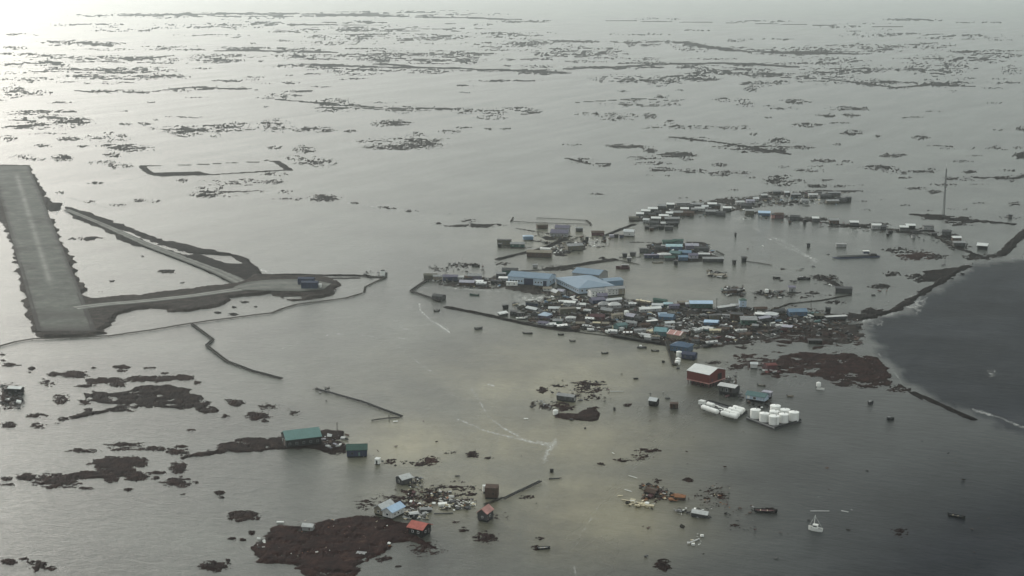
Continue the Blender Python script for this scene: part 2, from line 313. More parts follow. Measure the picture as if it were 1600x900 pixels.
blob(600,700,765,792,.45,.7); blob(560,660,775,800,.3,.6); blob(640,740,772,790,.45,.7); blob(610,680,720,730,.35,.5); blob(655,690,712,728,.75,.9); blob(725,750,704,716,.8,.5); blob(600,622,716,726,.7,.8); blob(755,772,712,718,.6,.4); blob(690,716,704,710,.5,.3); blob(740,780,830,850,1.0,.6); blob(660,760,755,775,.35,.4); blob(810,835,773,781,.6,.6)
blob(748,790,800,815,.3,.6); blob(640,690,845,870,.4,.8); blob(705,720,812,818,.6); blob(715,735,824,832,.5); blob(725,745,768,776,.7,.5)
blob(838,858,604,616,.95,.2); blob(855,885,600,606,.5); blob(890,952,594,606,.7,.4); blob(890,950,602,616,.5,.3); blob(892,906,614,622,.8); blob(905,945,616,626,.4); blob(855,900,625,645,.7,.7); blob(840,860,630,640,.7); blob(828,838,628,636,.5)
area([(866,645),(880,646),(900,646),(910,641),(930,638),(938,645),(936,656),(925,659),(905,657),(885,656),(868,653)], amp=1.6, wl=6, red=.6, slope=2); blob(915,940,635,640,.8); blob(972,990,630,636,1.1)
blob(930,948,722,730,.4,.5); blob(990,1035,700,708,.7,.6); blob(955,990,716,722,.7,.6); blob(985,1020,708,720,.35,.8); blob(1065,1085,746,754,.8,.4); blob(1005,1045,760,784,.6,.6); blob(1040,1075,772,782,.7,.7); blob(1110,1140,770,780,.5,.7); blob(1020,1036,745,756,.6); blob(1090,1130,760,790,.2,.7)
blob(1020,1050,872,895,1.0,.2); blob(1188,1215,792,804,.6); blob(1388,1420,823,838,.6); blob(1140,1165,818,826,.4)
blob(830,850,852,860,.8); blob(834,852,838,844,.7)

# village ground
area([(660,436),(700,436),(760,432),(790,430),(800,440),(850,446),(880,452),(905,462),(940,465),(985,466),(1000,472),(1060,478),(1140,480),(1200,485),(1260,486),(1310,492),(1345,500),(1345,530),(1300,540),(1240,520),(1190,530),(1120,542),(1070,545),(1030,536),(985,522),(950,520),(900,514),(850,508),(810,494),(840,478),(880,470),(840,460),(800,453),(760,452),(720,448),(690,446)], hm=.7, amp=7, wl=16, slope=3.5, red=.15, grv=.25, holes=.98)
for b in [(1060,1190,520,545,.6,.5),(1180,1350,500,545,.55,.6),(1250,1345,515,540,.6,.8),(1120,1200,508,532,.5,.6),(1160,1300,480,500,.5,.2),(820,960,470,515,.5,.2),(930,1060,480,530,.5,.3)]: blob(*b)
area([(1215,556),(1260,550),(1330,552),(1368,558),(1385,572),(1400,600),(1370,606),(1330,600),(1290,592),(1240,580),(1200,572)], hm=.6, red=.7, amp=6, wl=18, slope=4, holes=.85)
blob(1130,1240,560,576,.5,.9); blob(1140,1200,552,562,.5,.8); blob(1180,1300,570,590,.45,.8); blob(1280,1400,575,607,.5,.5); blob(1130,1175,568,580,.45,.8); blob(1380,1425,600,614,.5); blob(1100,1130,563,570,.6,.3)
area([(1405,600),(1420,610),(1440,620),(1445,628),(1425,618)], amp=2); strip([(1428,614),(1460,628),(1490,642),(1520,655)], 5, 1.2, 1.2, 8)
strip([(1415,474),(1440,458),(1470,440),(1500,420),(1512,416)], 7, .8, 4); area([(1441,424),(1470,420),(1512,415),(1490,428),(1465,440),(1440,440)], amp=4, wl=14); blob(1375,1410,424,432,.7); blob(1410,1450,427,436,.8); blob(1425,1445,434,442,.8)
strip([(1345,498),(1375,490),(1400,484),(1418,472)], 8, .7, 5); blob(1340,1385,480,498,.9); blob(1315,1350,488,500,.8); blob(1355,1400,443,452,.75); blob(1290,1320,468,476,.6); blob(1395,1470,393,408,.8,.8); blob(1375,1440,386,396,.5); blob(1445,1485,397,406,.5)
strip([(1565,398),(1580,382),(1600,364),(1640,330)], 10, 1.2, 3); strip([(1425,335),(1460,337),(1475,341),(1530,345),(1580,350)], 10, .7, 6); blob(1430,1500,335,345,.9); blob(1470,1540,338,352,.75); blob(1480,1510,348,354,.7); blob(1500,1560,396,408,.7); blob(1540,1570,394,404,.7)
# far house row
area([(985,345),(1000,335),(1015,326),(1045,318),(1090,318),(1130,309),(1160,308),(1200,304),(1225,300),(1240,303),(1205,316),(1180,324),(1150,330),(1130,334),(1080,334),(1060,345),(1020,348)], hm=.6, amp=8, wl=22, slope=5, grv=.3, holes=1.0)
for b in [(1110,1190,308,324,.7),(1190,1235,298,306,.7),(1170,1190,306,312,.6),(1225,1290,298,312,.62),(1250,1330,296,304,.6),(1280,1330,306,320,.75),(1195,1260,312,324,.55),(1210,1240,288,293,.7),(1190,1235,277,284,.7),(1240,1260,279,284,.6),(1263,1282,288,293,.8),(1265,1300,290,292,.8),(1300,1360,297,301,.6),(1370,1385,310,314,.5),
          (1005,1060,346,354,.8),(980,1000,340,348,.8),(1160,1200,330,336,.9),(1200,1240,334,342,.8),(1230,1300,338,348,.9),(1290,1400,347,358,.55),(1380,1470,356,366,.6),(1465,1500,360,380,.6),(1480,1520,378,392,.4)]: blob(*b, hm=.5)
strip([(1170,333),(1240,340),(1300,350),(1390,358),(1460,368),(1490,385),(1540,403)], 5, .6, 4)
# school side banks
strip([(855,421),(880,418),(930,410),(960,406)], 9, 1.6, 1.5, 8, grv=.2); strip([(800,424),(830,423),(858,421)], 4, .8, 2); blob(845,905,414,424,.7)
strip([(779,405),(820,395),(850,388),(868,380),(880,374)], 7, 1.2, 1.5); strip([(699,480),(750,490),(830,508),(880,516),(900,517)], 6.5, 1.2, 1.2, 8); strip([(955,525),(990,531),(1030,537),(1068,541)], 7, 1.1, 2)
strip([(946,368),(965,360),(990,351)], 6, 1.0, 1.5); strip([(808,357),(850,364),(905,371)], 3.5, .8, 1.5); strip([(830,376),(870,381),(900,381)], 4, .8, 1.5)
area([(835,368),(900,372),(920,380),(910,394),(870,402),(860,392),(880,384)], hm=.5, amp=6, wl=12, slope=4, holes=1.); blob(924,944,362,369,.9,.9); blob(780,830,384,389,.8); blob(935,950,401,406,.9)
area([(1010,383),(1050,376),(1100,379),(1112,382),(1095,390),(1120,400),(1110,408),(1060,410),(1035,405),(1020,402),(1010,395)], hm=.6, amp=6, wl=14, slope=4, holes=.85); strip([(985,379),(1010,378),(1040,383)], 3, .6, 1.5)
for b in [(1127,1162,446,464,.8),(1175,1215,455,464,.7),(1205,1216,432,438,.7),(1215,1225,437,440,.6),(1216,1230,418,422,.7),(1245,1265,431,437,.7),(1265,1310,428,440,.7),(1205,1290,455,466,.3),(1110,1130,425,434,.3),(770,800,408,416,.4),(725,748,410,416,.9),(700,735,410,420,.55),(670,700,416,425,.45),(678,690,463,473,1.0),(960,1000,400,404,.3)]: blob(*b)
strip([(1275,432),(1300,440),(1320,455)], 6, .9, 2.5); strip([(1195,489),(1230,475),(1280,470),(1330,461)], 2.2, .5, 1.0)

# micro relief, then the mesh of all the land above water and its wet rim
mic = fbm(WX / 3.1, WY / 3.1, 3, .6, 900)
H = np.where(S > 0, np.minimum(S * .8, HM) + .16 * np.clip(S * 2, 0, 1) * mic, S * .5)
H = np.where((S > 0) & (H < .02), .02, H); H = np.maximum(H, -.5)
wet = (S > -.02)
q = wet[:-1, :-1] | wet[1:, :-1] | wet[:-1, 1:] | wet[1:, 1:]
def grid_mesh(name, mask, Z, material, attrs, smooth=True):
    idx = np.arange(nR * nC).reshape(nR, nC)
    quads = np.stack([idx[1:, :-1][mask], idx[1:, 1:][mask], idx[:-1, 1:][mask], idx[:-1, :-1][mask]], 1)
    used, inv = np.unique(quads, return_inverse=True)
    V = np.stack([WX.ravel()[used], WY.ravel()[used], Z.ravel()[used]], 1)
    return fast_mesh(name, V, inv.reshape(-1, 4), material, {k: a.ravel()[used] for k, a in attrs.items()}, smooth)

m_land, n, l, b = node_mat('drowned_tundra')
geo = n.new('ShaderNodeNewGeometry')
def noise_node(n, l, vec, scale, detail=6, rough=.65, dim='3D'):
    t = n.new('ShaderNodeTexNoise'); t.inputs['Scale'].default_value = scale; t.inputs['Detail'].default_value = detail; t.inputs['Roughness'].default_value = rough
    l.new(vec, t.inputs['Vector']); return t.outputs[0]
def ramp(n, l, fac, stops):
    r = n.new('ShaderNodeValToRGB'); e = r.color_ramp.elements
    e[0].position, e[0].color = stops[0][0], (*stops[0][1], 1); e[1].position, e[1].color = stops[-1][0], (*stops[-1][1], 1)
    for p, c in stops[1:-1]:
        x = e.new(p); x.color = (*c, 1)
    l.new(fac, r.inputs[0]); return r.outputs[0]
def mixc(n, l, f, a, c):
    m = n.new('ShaderNodeMix'); m.data_type = 'RGBA'
    for k, v in (('Factor', f), ('A', a), ('B', c)):
        if isinstance(v, (int, float)): m.inputs[k].default_value = v
        elif isinstance(v, tuple): m.inputs[k].default_value = (*v, 1)
        else: l.new(v, m.inputs[k])
    return m.outputs['Result']
def attr(n, name):
    a = n.new('ShaderNodeAttribute'); a.attribute_name = name; return a.outputs['Fac']
pos = geo.outputs['Position']
nz = noise_node(n, l, pos, .16, 9, .78)
dark = ramp(n, l, nz, [(.3, (.003, .0024, .0024)), (.5, (.008, .006, .0058)), (.62, (.02, .0145, .0125)), (.76, (.055, .045, .034))])
rust = ramp(n, l, nz, [(.3, (.006, .0028, .0028)), (.48, (.018, .0062, .0055)), (.6, (.038, .015, .0115)), (.76, (.09, .055, .038))])
mud = ramp(n, l, nz, [(.3, (.03, .026, .024)), (.5, (.07, .062, .056)), (.7, (.15, .138, .12))])
col = mixc(n, l, attr(n, 'rust'), dark, rust); col = mixc(n, l, attr(n, 'gravel'), col, mud)
l.new(col, b.inputs['Base Color']); b.inputs['Roughness'].default_value = .9; b.inputs['Specular IOR Level'].default_value = 0.05
bp = n.new('ShaderNodeBump'); bp.inputs['Strength'].default_value = .8; bp.inputs['Distance'].default_value = .5
l.new(noise_node(n, l, pos, .8, 5, .7), bp.inputs['Height']); l.new(bp.outputs[0], b.inputs['Normal'])
land = link('tundra_ground', grid_mesh('tundra_ground', q, H, m_land, {'rust': RED, 'gravel': GRV})); tag(land, kind='structure')

# ------------------------------------------------------------------ water: the flood and the river, one sheet to the horizon
ang = np.radians(np.concatenate([np.arange(-180, -24, 6.0), np.arange(-24, 24, .14), np.arange(24, 180.1, 6.0)]))
rad = np.concatenate([[1.0, 150, 330], 420 * (30000 / 420.0) ** (np.linspace(0, 1, 420))])
aa, rr = np.meshgrid(ang, rad); vx, vy = rr * np.sin(aa), rr * np.cos(aa)
dep_ = vy * CP + CAM_H * SP                        # back to photo pixels, to lay out silt, depth and painted dimming
ok = dep_ > 10
ppx = np.where(ok, 800 + FPX * vx / np.where(ok, dep_, 1), -9999); ppy = np.where(ok, 450 - FPX * (vy * SP - CAM_H * CP) / np.where(ok, dep_, 1), 3000)
river_px = [(1519,414),(1480,440),(1440,462),(1410,486),(1350,503),(1349,530),(1372,552),(1392,575),(1410,600),(1440,616),(1480,634),(1522,653),(1600,684),(1700,720),(2600,900),(3200,500),(2200,330),(1640,385),(1590,405)]
rs = pdist([at(*p)[:2] for p in river_px], vx, vy)
deep_dim = np.clip((rs + 11 * fbm(vx / 26, vy / 26, 5, .65, 61)) / 13 + .45, 0, 1)
deep_dim = np.maximum(deep_dim, 1.15 * np.exp(-((ppx - 1680) / 660) ** 2 - ((ppy - 940) / 370) ** 2))   # lower-right light falloff painted in as darkening, along with spreading river water
silt = np.zeros_like(vx)
for (x, y, rx, ry, a) in [(860,590,200,70,.7),(880,690,220,60,.9),(660,690,120,45,.8),(930,800,170,80,1.0),(740,770,160,60,.6),(1020,560,120,30,.5),(900,380,140,40,.35),(1000,450,200,40,.3),(700,600,200,80,.3)]:
    silt = np.maximum(silt, a * np.exp(-((ppx - x) / rx) ** 2 - ((ppy - y) / ry) ** 2))
nA, nR2 = len(ang), len(rad)
ii = np.arange(nA * nR2).reshape(nR2, nA)
wq = np.stack([ii[:-1, :-1].ravel(), ii[:-1, 1:].ravel(), ii[1:, 1:].ravel(), ii[1:, :-1].ravel()], 1)[:, ::-1]
m_w, n, l, b = node_mat('flood_water')
geo = n.new('ShaderNodeNewGeometry'); pos = geo.outputs['Position']
big = noise_node(n, l, pos, .009, 9, .72)
fine = noise_node(n, l, pos, .03, 5, .6)
sw = n.new('ShaderNodeMapping'); sw.inputs['Scale'].default_value = (.011, .004, 1); sw.inputs['Location'].default_value = (3, 7, 0); l.new(pos, sw.inputs[0])
plume = n.new('ShaderNodeTexNoise'); plume.inputs['Scale'].default_value = 1; plume.inputs['Detail'].default_value = 8; plume.inputs['Roughness'].default_value = .7; plume.inputs['Distortion'].default_value = 1.6; l.new(sw.outputs[0], plume.inputs['Vector'])
pm = n.new('ShaderNodeMapRange'); pm.inputs[1].default_value = .35; pm.inputs[2].default_value = .65; pm.inputs[3].default_value = .8; pm.inputs[4].default_value = 1.4; l.new(plume.outputs[0], pm.inputs[0])
sm = n.new('ShaderNodeMath'); sm.operation = 'MULTIPLY'; sm.use_clamp = True; l.new(attr(n, 'silt'), sm.inputs[0]); l.new(pm.outputs[0], sm.inputs[1])
base = mixc(n, l, sm.outputs[0], (.068, .072, .063), (.215, .192, .122))
mot = n.new('ShaderNodeMapping'); mot.inputs['Scale'].default_value = (.014, .022, 1); l.new(pos, mot.inputs[0])
river = ramp(n, l, noise_node(n, l, mot.outputs[0], 1.0, 8, .72), [(.3, (.010, .012, .016)), (.5, (.017, .019, .024)), (.72, (.034, .036, .041))])
base = mixc(n, l, attr(n, 'deep_dim'), base, river)
vr = n.new('ShaderNodeMapRange'); vr.inputs[1].default_value = .35; vr.inputs[2].default_value = .65; vr.inputs[3].default_value = .62; vr.inputs[4].default_value = 1.38
l.new(big, vr.inputs[0]); vs = n.new('ShaderNodeVectorMath'); vs.operation = 'SCALE'; l.new(base, vs.inputs[0]); l.new(vr.outputs[0], vs.inputs['Scale'])
l.new(vs.outputs[0], b.inputs['Base Color']); b.inputs['IOR'].default_value = 1.333
# wind: long cat's-paws across the flood, each with its own ripple
mr_ = n.new('ShaderNodeMapping'); mr_.inputs['Rotation'].default_value = (0, 0, R_(-62)); l.new(pos, mr_.inputs[0])
mp = n.new('ShaderNodeMapping'); mp.inputs['Scale'].default_value = (.0032, .02, 1); l.new(mr_.outputs[0], mp.inputs[0])
paw = noise_node(n, l, mp.outputs[0], 1.0, 5, .6)
rm = n.new('ShaderNodeMapRange'); rm.inputs[1].default_value = .35; rm.inputs[2].default_value = .65; rm.inputs[3].default_value = .19; rm.inputs[4].default_value = .24
l.new(paw, rm.inputs[0]); rd = n.new('ShaderNodeMath'); rd.operation = 'MULTIPLY_ADD'; l.new(attr(n, 'deep_dim'), rd.inputs[0]); rd.inputs[1].default_value = .2; l.new(rm.outputs[0], rd.inputs[2])
l.new(rd.outputs[0], b.inputs['Roughness'])
sd_ = n.new('ShaderNodeMath'); sd_.operation = 'MULTIPLY_ADD'; l.new(attr(n, 'deep_dim'), sd_.inputs[0]); sd_.inputs[1].default_value = -.40; sd_.inputs[2].default_value = .46   # choppy water mirrors less
l.new(sd_.outputs[0], b.inputs['Specular IOR Level'])
mp2 = n.new('ShaderNodeMapping'); mp2.inputs['Scale'].default_value = (.22, .085, 1); l.new(mr_.outputs[0], mp2.inputs[0])
wv = noise_node(n, l, mp2.outputs[0], 1.0, 6, .75)
bp = n.new('ShaderNodeBump'); bp.inputs['Distance'].default_value = 1.0; bp.inputs['Strength'].default_value = .75
l.new(wv, bp.inputs['Height']); l.new(bp.outputs[0], b.inputs['Normal'])
wm = fast_mesh('water', np.stack([vx.ravel(), vy.ravel(), np.zeros(vx.size)], 1), wq, m_w, {'silt': silt, 'deep_dim': np.clip(deep_dim, 0, 1)})
tag(link('water', wm), kind='structure')
# ------------------------------------------------------------------ colours of things
M = {}
def paint(name, col, **k): M[name] = mat(name.replace(' ', '_'), col, **k)
for nm, c, k in [('white', (.72, .72, .69), dict(amount=.25, var=.12)), ('pale grey', (.48, .48, .47), dict(var=.15)), ('grey', (.25, .25, .25), {}), ('dark grey', (.058, .058, .06), dict(spec=.12)),
                 ('black', (.016, .016, .017), dict(spec=.1)), ('brown', (.07, .045, .035), dict(spec=.1)), ('tan', (.2, .175, .135), {}), ('olive', (.085, .078, .058), {}), ('barn red', (.12, .026, .023), dict(var=.15, amount=.2)),
                 ('salmon', (.42, .12, .095), dict(amount=.2)), ('pink', (.44, .23, .205), {}), ('maroon', (.075, .03, .034), {}), ('teal', (.085, .155, .155), dict(var=.15)), ('turquoise', (.15, .27, .29), dict(var=.15)),
                 ('dark green', (.03, .075, .06), {}), ('blue', (.13, .20, .28), dict(var=.12)), ('pale blue', (.38, .46, .55), dict(var=.12)), ('dark blue', (.05, .09, .15), {}), ('navy', (.022, .03, .065), {}),
                 ('cyan', (.36, .50, .53), {}), ('lilac', (.33, .32, .37), {}), ('purple', (.12, .11, .155), {}), ('bare wood', (.5, .44, .31), dict(amount=.15)), ('weathered wood', (.03, .027, .023), dict(scale=1.2, rough=.95, spec=.04)), ('rust orange', (.24, .10, .04), {})]:
    paint(nm, c, **({'rough': .65} | k))
for nm, c in (('roof blue', (.155, .22, .29)), ('roof teal', (.12, .215, .20)), ('roof white', (.64, .64, .62)), ('roof pale grey', (.5, .51, .51)), ('roof pale blue', (.42, .55, .70)), ('tank white', (.78, .78, .75))):
    M[nm] = mat(nm.replace(' ', '_'), c, rough=.42, var=.09, amount=.15, scale=.35)
m_gl, n, l, b = node_mat('window_glass'); b.inputs['Base Color'].default_value = (.02, .025, .03, 1); b.inputs['Roughness'].default_value = .08; M['glass'] = m_gl

# ------------------------------------------------------------------ airstrip, taxi road and apron
def quad_px(tl, tr, br, bl, nu, nv, z):
    """gravel sheet between four ground corners, finely divided and slightly uneven"""
    P = [np.array(at(*p, z)) for p in (tl, tr, br, bl)]
    u, v = np.meshgrid(np.linspace(0, 1, nu), np.linspace(0, 1, nv))
    X = [(P[0][k] * (1 - u) + P[1][k] * u) * (1 - v) + (P[3][k] * (1 - u) + P[2][k] * u) * v for k in (0, 1)]
    Zz = z + .05 * fbm(X[0] / 9, X[1] / 9, 3, .6, 5)
    idx = np.arange(nu * nv).reshape(nv, nu)
    qd = np.stack([idx[1:, :-1].ravel(), idx[1:, 1:].ravel(), idx[:-1, 1:].ravel(), idx[:-1, :-1].ravel()], 1)
    return np.stack([X[0].ravel(), X[1].ravel(), Zz.ravel()], 1), qd, u.ravel(), v.ravel()
m_g, n, l, b = node_mat('gravel'); geo = n.new('ShaderNodeNewGeometry'); pos = geo.outputs['Position']
g1 = ramp(n, l, noise_node(n, l, pos, .045, 10, .8), [(.3, (.045, .046, .041)), (.45, (.078, .08, .072)), (.55, (.104, .106, .095)), (.7, (.16, .16, .145))])
col = mixc(n, l, attr(n, 'track'), g1, (.30, .295, .27)); col = mixc(n, l, attr(n, 'mud'), col, (.028, .024, .022))
l.new(col, b.inputs['Base Color']); b.inputs['Roughness'].default_value = .95; b.inputs['Specular IOR Level'].default_value = .2
bp = n.new('ShaderNodeBump'); bp.inputs['Strength'].default_value = .6; bp.inputs['Distance'].default_value = .3; l.new(noise_node(n, l, pos, .6, 6, .7), bp.inputs['Height']); l.new(bp.outputs[0], b.inputs['Normal'])
ZR = 1.62
V, Q, u, v = quad_px((-13, 259), (45, 259), (151, 517), (58, 517), 70, 150, ZR)
nn = fbm(V[:, 0] / 14, V[:, 1] / 14, 5, .65, 31)
track = .75 * np.exp(-((u - (.60 - .13 * v)) / (.07 - .012 * v)) ** 2) * (.55 + .5 * nn) * np.clip((v - .05) * 14, 0, 1) * np.clip((.84 - v) * 22, 0, 1)
track += .4 * np.exp(-((u - .93) / .02) ** 2) * np.clip(nn + .3, 0, 1) + .3 * np.exp(-((u - .07) / .025) ** 2) * np.clip(nn + .3, 0, 1)
end = np.exp(-((v - .945) / .012) ** 2) + np.exp(-((u - .06) / .015) ** 2) * (v > .72) + np.exp(-((u - .93) / .015) ** 2) * (v > .86)
n3 = fbm(V[:, 0] / 45, V[:, 1] / 45, 4, .6, 33)
mudm = np.clip(np.clip((np.abs(u - .5) - .38 + .06 * nn) * 9, 0, 1) * .85 + np.clip(n3 * 1.1 - .1, 0, .5) + .55 * end + np.clip((v - .97) * 30, 0, 1), 0, 1)
tag(link('runway', fast_mesh('runway', V, Q, m_g, {'track': np.clip(track, 0, 1), 'mud': mudm}, True)), kind='structure')
def road(name, pts, widths, z, wear=.35, mudk=.5):
    P = [np.array(at(*p, z)) for p in pts]; out, uu, vv = [], [], []
    S_ = [0]
    for i in range(1, len(P)): S_.append(S_[-1] + np.linalg.norm(P[i] - P[i - 1]))
    ns = max(2, int(S_[-1] / 4)); t = np.linspace(0, S_[-1], ns)
    X, Y, Wd = np.interp(t, S_, [p[0] for p in P]), np.interp(t, S_, [p[1] for p in P]), np.interp(t, S_, widths)
    k = np.ones(7) / 7
    for a in (X, Y):
        if ns > 16: a[3:-3] = np.convolve(a, k, 'valid')
    tx, ty = np.gradient(X), np.gradient(Y); L = np.hypot(tx, ty) + 1e-9
    cr = np.linspace(-.5, .5, 11)
    vx_ = X[:, None] - ty[:, None] / L[:, None] * cr * Wd[:, None]; vy_ = Y[:, None] + tx[:, None] / L[:, None] * cr * Wd[:, None]
    zz = z - .25 * (np.abs(cr)[None] * 2) ** 3 + 0 * vx_
    idx = np.arange(ns * 11).reshape(ns, 11); qd = np.stack([idx[:-1, :-1].ravel(), idx[1:, :-1].ravel(), idx[1:, 1:].ravel(), idx[:-1, 1:].ravel()], 1)[:, ::-1]
    nn = fbm(vx_ / 7, vy_ / 7, 4, .65, 77)
    tr = np.clip(wear * (np.exp(-((np.abs(cr)[None] - .2) / .12) ** 2)) * (1 + nn), 0, 1); md = np.clip((np.abs(cr)[None] - .36) * 6 + .3 * nn, 0, 1) * mudk
    tag(link(name, fast_mesh(name, np.stack([vx_.ravel(), vy_.ravel(), zz.ravel()], 1), qd, m_g, {'track': tr, 'mud': md}, True)), kind='structure')
road('taxi_road', [(118, 481), (160, 475), (215, 471), (260, 466), (300, 462), (340, 456), (385, 450)], [16, 13, 12, 12, 12, 13, 15], ZR + .22, .75)
road('apron', [(372, 451), (400, 446), (440, 444), (480, 446), (512, 447)], [14, 40, 46, 44, 22], ZR + .45, .2, .3)
road('old_runway', [(104, 327), (160, 350), (230, 382), (300, 408), (345, 425), (385, 445)], [8, 9, 10, 11, 13, 14], 1.12, .35, .9)

# ------------------------------------------------------------------ boardwalks
def boardwalk(label, pts, w=2.0, z=.9, cat='boardwalk', rails=True, group=None, name='boardwalk', lift=0):
    P = [at(*p)[:2] for p in pts]; o = thing(name, (P[0][0], P[0][1], 0), 0, label, cat, group)
    Q_ = [(x - P[0][0], y - P[0][1]) for x, y in P]
    w *= .78; z *= .85
    d, pz = MB(), MB(); ks = [MB(), MB()]
    for (ax, ay), (bx, by) in zip(Q_, Q_[1:]):
        L = math.hypot(bx - ax, by - ay); ns = max(1, int(L / 9)); nx, ny = -(by - ay) / L, (bx - ax) / L
        for i in range(ns):
            t0, t1 = i / ns, (i + 1) / ns - .02 / L
            j0, j1 = rng.uniform(-.12, .12), rng.uniform(-.12, .12)
            a = (ax + (bx - ax) * t0 + nx * j0, ay + (by - ay) * t0 + ny * j0, z - .3 + rng.uniform(-.1, .1)); c = (ax + (bx - ax) * t1 + nx * j1, ay + (by - ay) * t1 + ny * j1, z - .3 + rng.uniform(-.1, .1))
            d.bar(a, c, w, .3)
            if rails:
                for s, kb in zip((-1, 1), ks):
                    f = s * (w / 2 - .12); kb.bar((a[0] + nx * f, a[1] + ny * f, a[2] + .303), (c[0] + nx * f, c[1] + ny * f, c[2] + .303), .22, .32)
            for s in (-1, 1):
                f = s * (w / 2 - .3); pz.stick((a[0] + nx * f, a[1] + ny * f, -1.2), (a[0] + nx * f, a[1] + ny * f, z - .31), .16)
    d.build('deck', M['weathered wood'], o)
    if rails:
        for kb in ks: kb.build('kerb', M['dark grey'], o)
    tag(pz.build('support_posts', M['dark grey'], o), kind='stuff')
    return o
BW = 'boardwalks standing in the flood'
boardwalk('long weathered boardwalk sweeping through the flood just below the airstrip and taxi road', [(-20, 546), (0, 542), (25, 535), (50, 531), (110, 529), (170, 526), (235, 517), (300, 506), (360, 498), (400, 493), (425, 490), (440, 484), (462, 477), (500, 472), (540, 467), (567, 459)], 2.6, 1.0, group=BW, rails=False)
boardwalk('boardwalk climbing to the white tank right of the apron', [(569, 457), (571, 449), (586, 442), (604, 434)], 2.2, 1.0, group=BW, rails=False)
boardwalk('zigzag boardwalk with two pale decks running down from the long boardwalk', [(300, 507), (333, 532), (323, 541), (355, 566), (395, 581), (441, 593)], 2.6, .9, group=BW)
boardwalk('straight boardwalk stub standing alone in open water above the green roofed hall', [(493, 609), (560, 627), (628, 652)], 1.7, .9, group=BW)
boardwalk('short boardwalk slanting back from the end of the lone straight boardwalk', [(581, 658), (610, 654), (627, 652.6)], 1.5, .8, group=BW, rails=False)
boardwalk('bent V shaped boardwalk at the west tip of the village', [(668, 438), (642, 456), (688, 472)], 3.0, 1.1, group=BW)
boardwalk('near side boardwalk of the narrow rectangle behind the purple roofed building', [(798, 347), (825, 348.5), (870, 350), (919, 351.5)], 2.2, 1.2, group=BW, rails=False)
boardwalk('broken far side boardwalk of the narrow rectangle behind the purple roofed building', [(839, 341), (862, 342.3), (890, 343.5), (919, 345)], 1.8, 1.0, group=BW, rails=False)
boardwalk('short far stub of boardwalk at the left end of the narrow rectangle', [(802, 340), (800, 344), (798, 346.6)], 1.8, 1.0, group=BW, rails=False)
boardwalk('end boardwalk closing the right side of the narrow rectangle', [(916, 345.8), (921, 348.5), (924, 352.5)], 2.4, 1.1, group=BW, rails=False)
boardwalk('thin boardwalk leaving the bank tip towards the red brown boat', [(961, 406), (980, 410), (999, 414)], 1.6, .9, group=BW, rails=False)
boardwalk('twin railed boardwalk descending past the dark blue roof towards the red warehouse', [(1043, 536), (1048, 552), (1055, 572)], 4.6, 1.3, group=BW)
boardwalk('sloping boardwalk running right from the brown cube shed', [(788, 781), (815, 768), (845, 754)], 1.8, 1.0, group=BW)
boardwalk('short boardwalk between the brown cube shed and the pink roofed cabin', [(757, 790), (770, 785), (786, 779)], 1.8, 1.0, group=BW, rails=False)
boardwalk('boardwalk trailing right from the small dark shed in the lagoon', [(1165, 409), (1185, 411.5), (1206, 415)], 2.0, .9, group=BW, rails=False)
boardwalk('pointed loop of boardwalk at the right tip of the blue roofed island', [(1108, 397), (1131, 398.5), (1119, 392.5)], 1.6, .9, group=BW, rails=False)
boardwalk('boardwalk linking the last houses of the far row', [(1385, 358), (1420, 364), (1460, 368), (1478, 378), (1492, 387)], 2.0, 1.0, group=BW, rails=False)
boardwalk('thin boardwalk crossing the shallows to the long dark shed at right', [(1196, 489), (1232, 475), (1280, 470), (1330, 461)], 1.3, .7, group=BW, rails=False)
boardwalk('dark boardwalk on the near edge of the wrecked quarter', [(958, 526), (1000, 533), (1030, 537.5)], 2.6, 1.4, group=BW)
boardwalk('long thin boardwalk half sunk in front of the wrecked quarter', [(900, 519), (930, 522.5), (958, 526)], .9, .5, group=BW, rails=False)

# ------------------------------------------------------------------ foam and wind streaks: thin broken sheets floating on the water
F = np.full((nR, nC), -1.0, np.float32)
def foam_line(pts, wpx, dens, wl=4.0):
    P = np.array(pts, float); sl = win(P[:, 0].min() - 20, P[:, 0].max() + 20, P[:, 1].min() - 10, P[:, 1].max() + 10); _seed[0] += 3
    d = -pdist([tuple(p) for p in P], gx[sl], gy[sl] * 1.0, False)
    n1 = fbm(WX[sl] / wl, WY[sl] / wl, 4, .7, _seed[0]); n2 = fbm(WX[sl] / (wl * 8), WY[sl] / (wl * 8), 2, .6, _seed[0] + 1)
    F[sl] = np.maximum(F[sl], dens + .22 - d / (wpx * 1.9) + .75 * n1 + .35 * n2 - .12)
def foam_patch(x0, x1, y0, y1, dens, wl=5.0):
    sl = win(x0, x1, y0, y1); _seed[0] += 3
    r2 = ((gx[sl] - (x0 + x1) / 2) / ((x1 - x0) / 2)) ** 2 + ((gy[sl] - (y0 + y1) / 2) / ((y1 - y0) / 2)) ** 2
    F[sl] = np.maximum(F[sl], (dens + .2) * (1 - r2) - .3 + 1.1 * fbm(WX[sl] / wl, WY[sl] / wl, 5, .7, _seed[0]))
foam_line([(655, 474), (657, 485), (672, 500), (690, 510), (703, 520)], 2.2, .55); foam_line([(686, 475), (688, 490), (700, 515)], 1.5, .3)
foam_line([(622, 540), (640, 556), (660, 572), (690, 590)], 2.5, .2); foam_line([(737, 608), (752, 632), (762, 650), (785, 668), (825, 690)], 2.0, .5); foam_line([(715, 655), (760, 674), (810, 686), (860, 697)], 1.8, .45)
foam_line([(868, 690), (856, 705), (850, 722)], 5, .5, 2.5); foam_line([(840, 690), (868, 696)], 3, .35, 2.5); foam_line([(762, 600), (772, 603)], 1.2, .8); foam_line([(700, 615), (725, 625)], 2, .3)
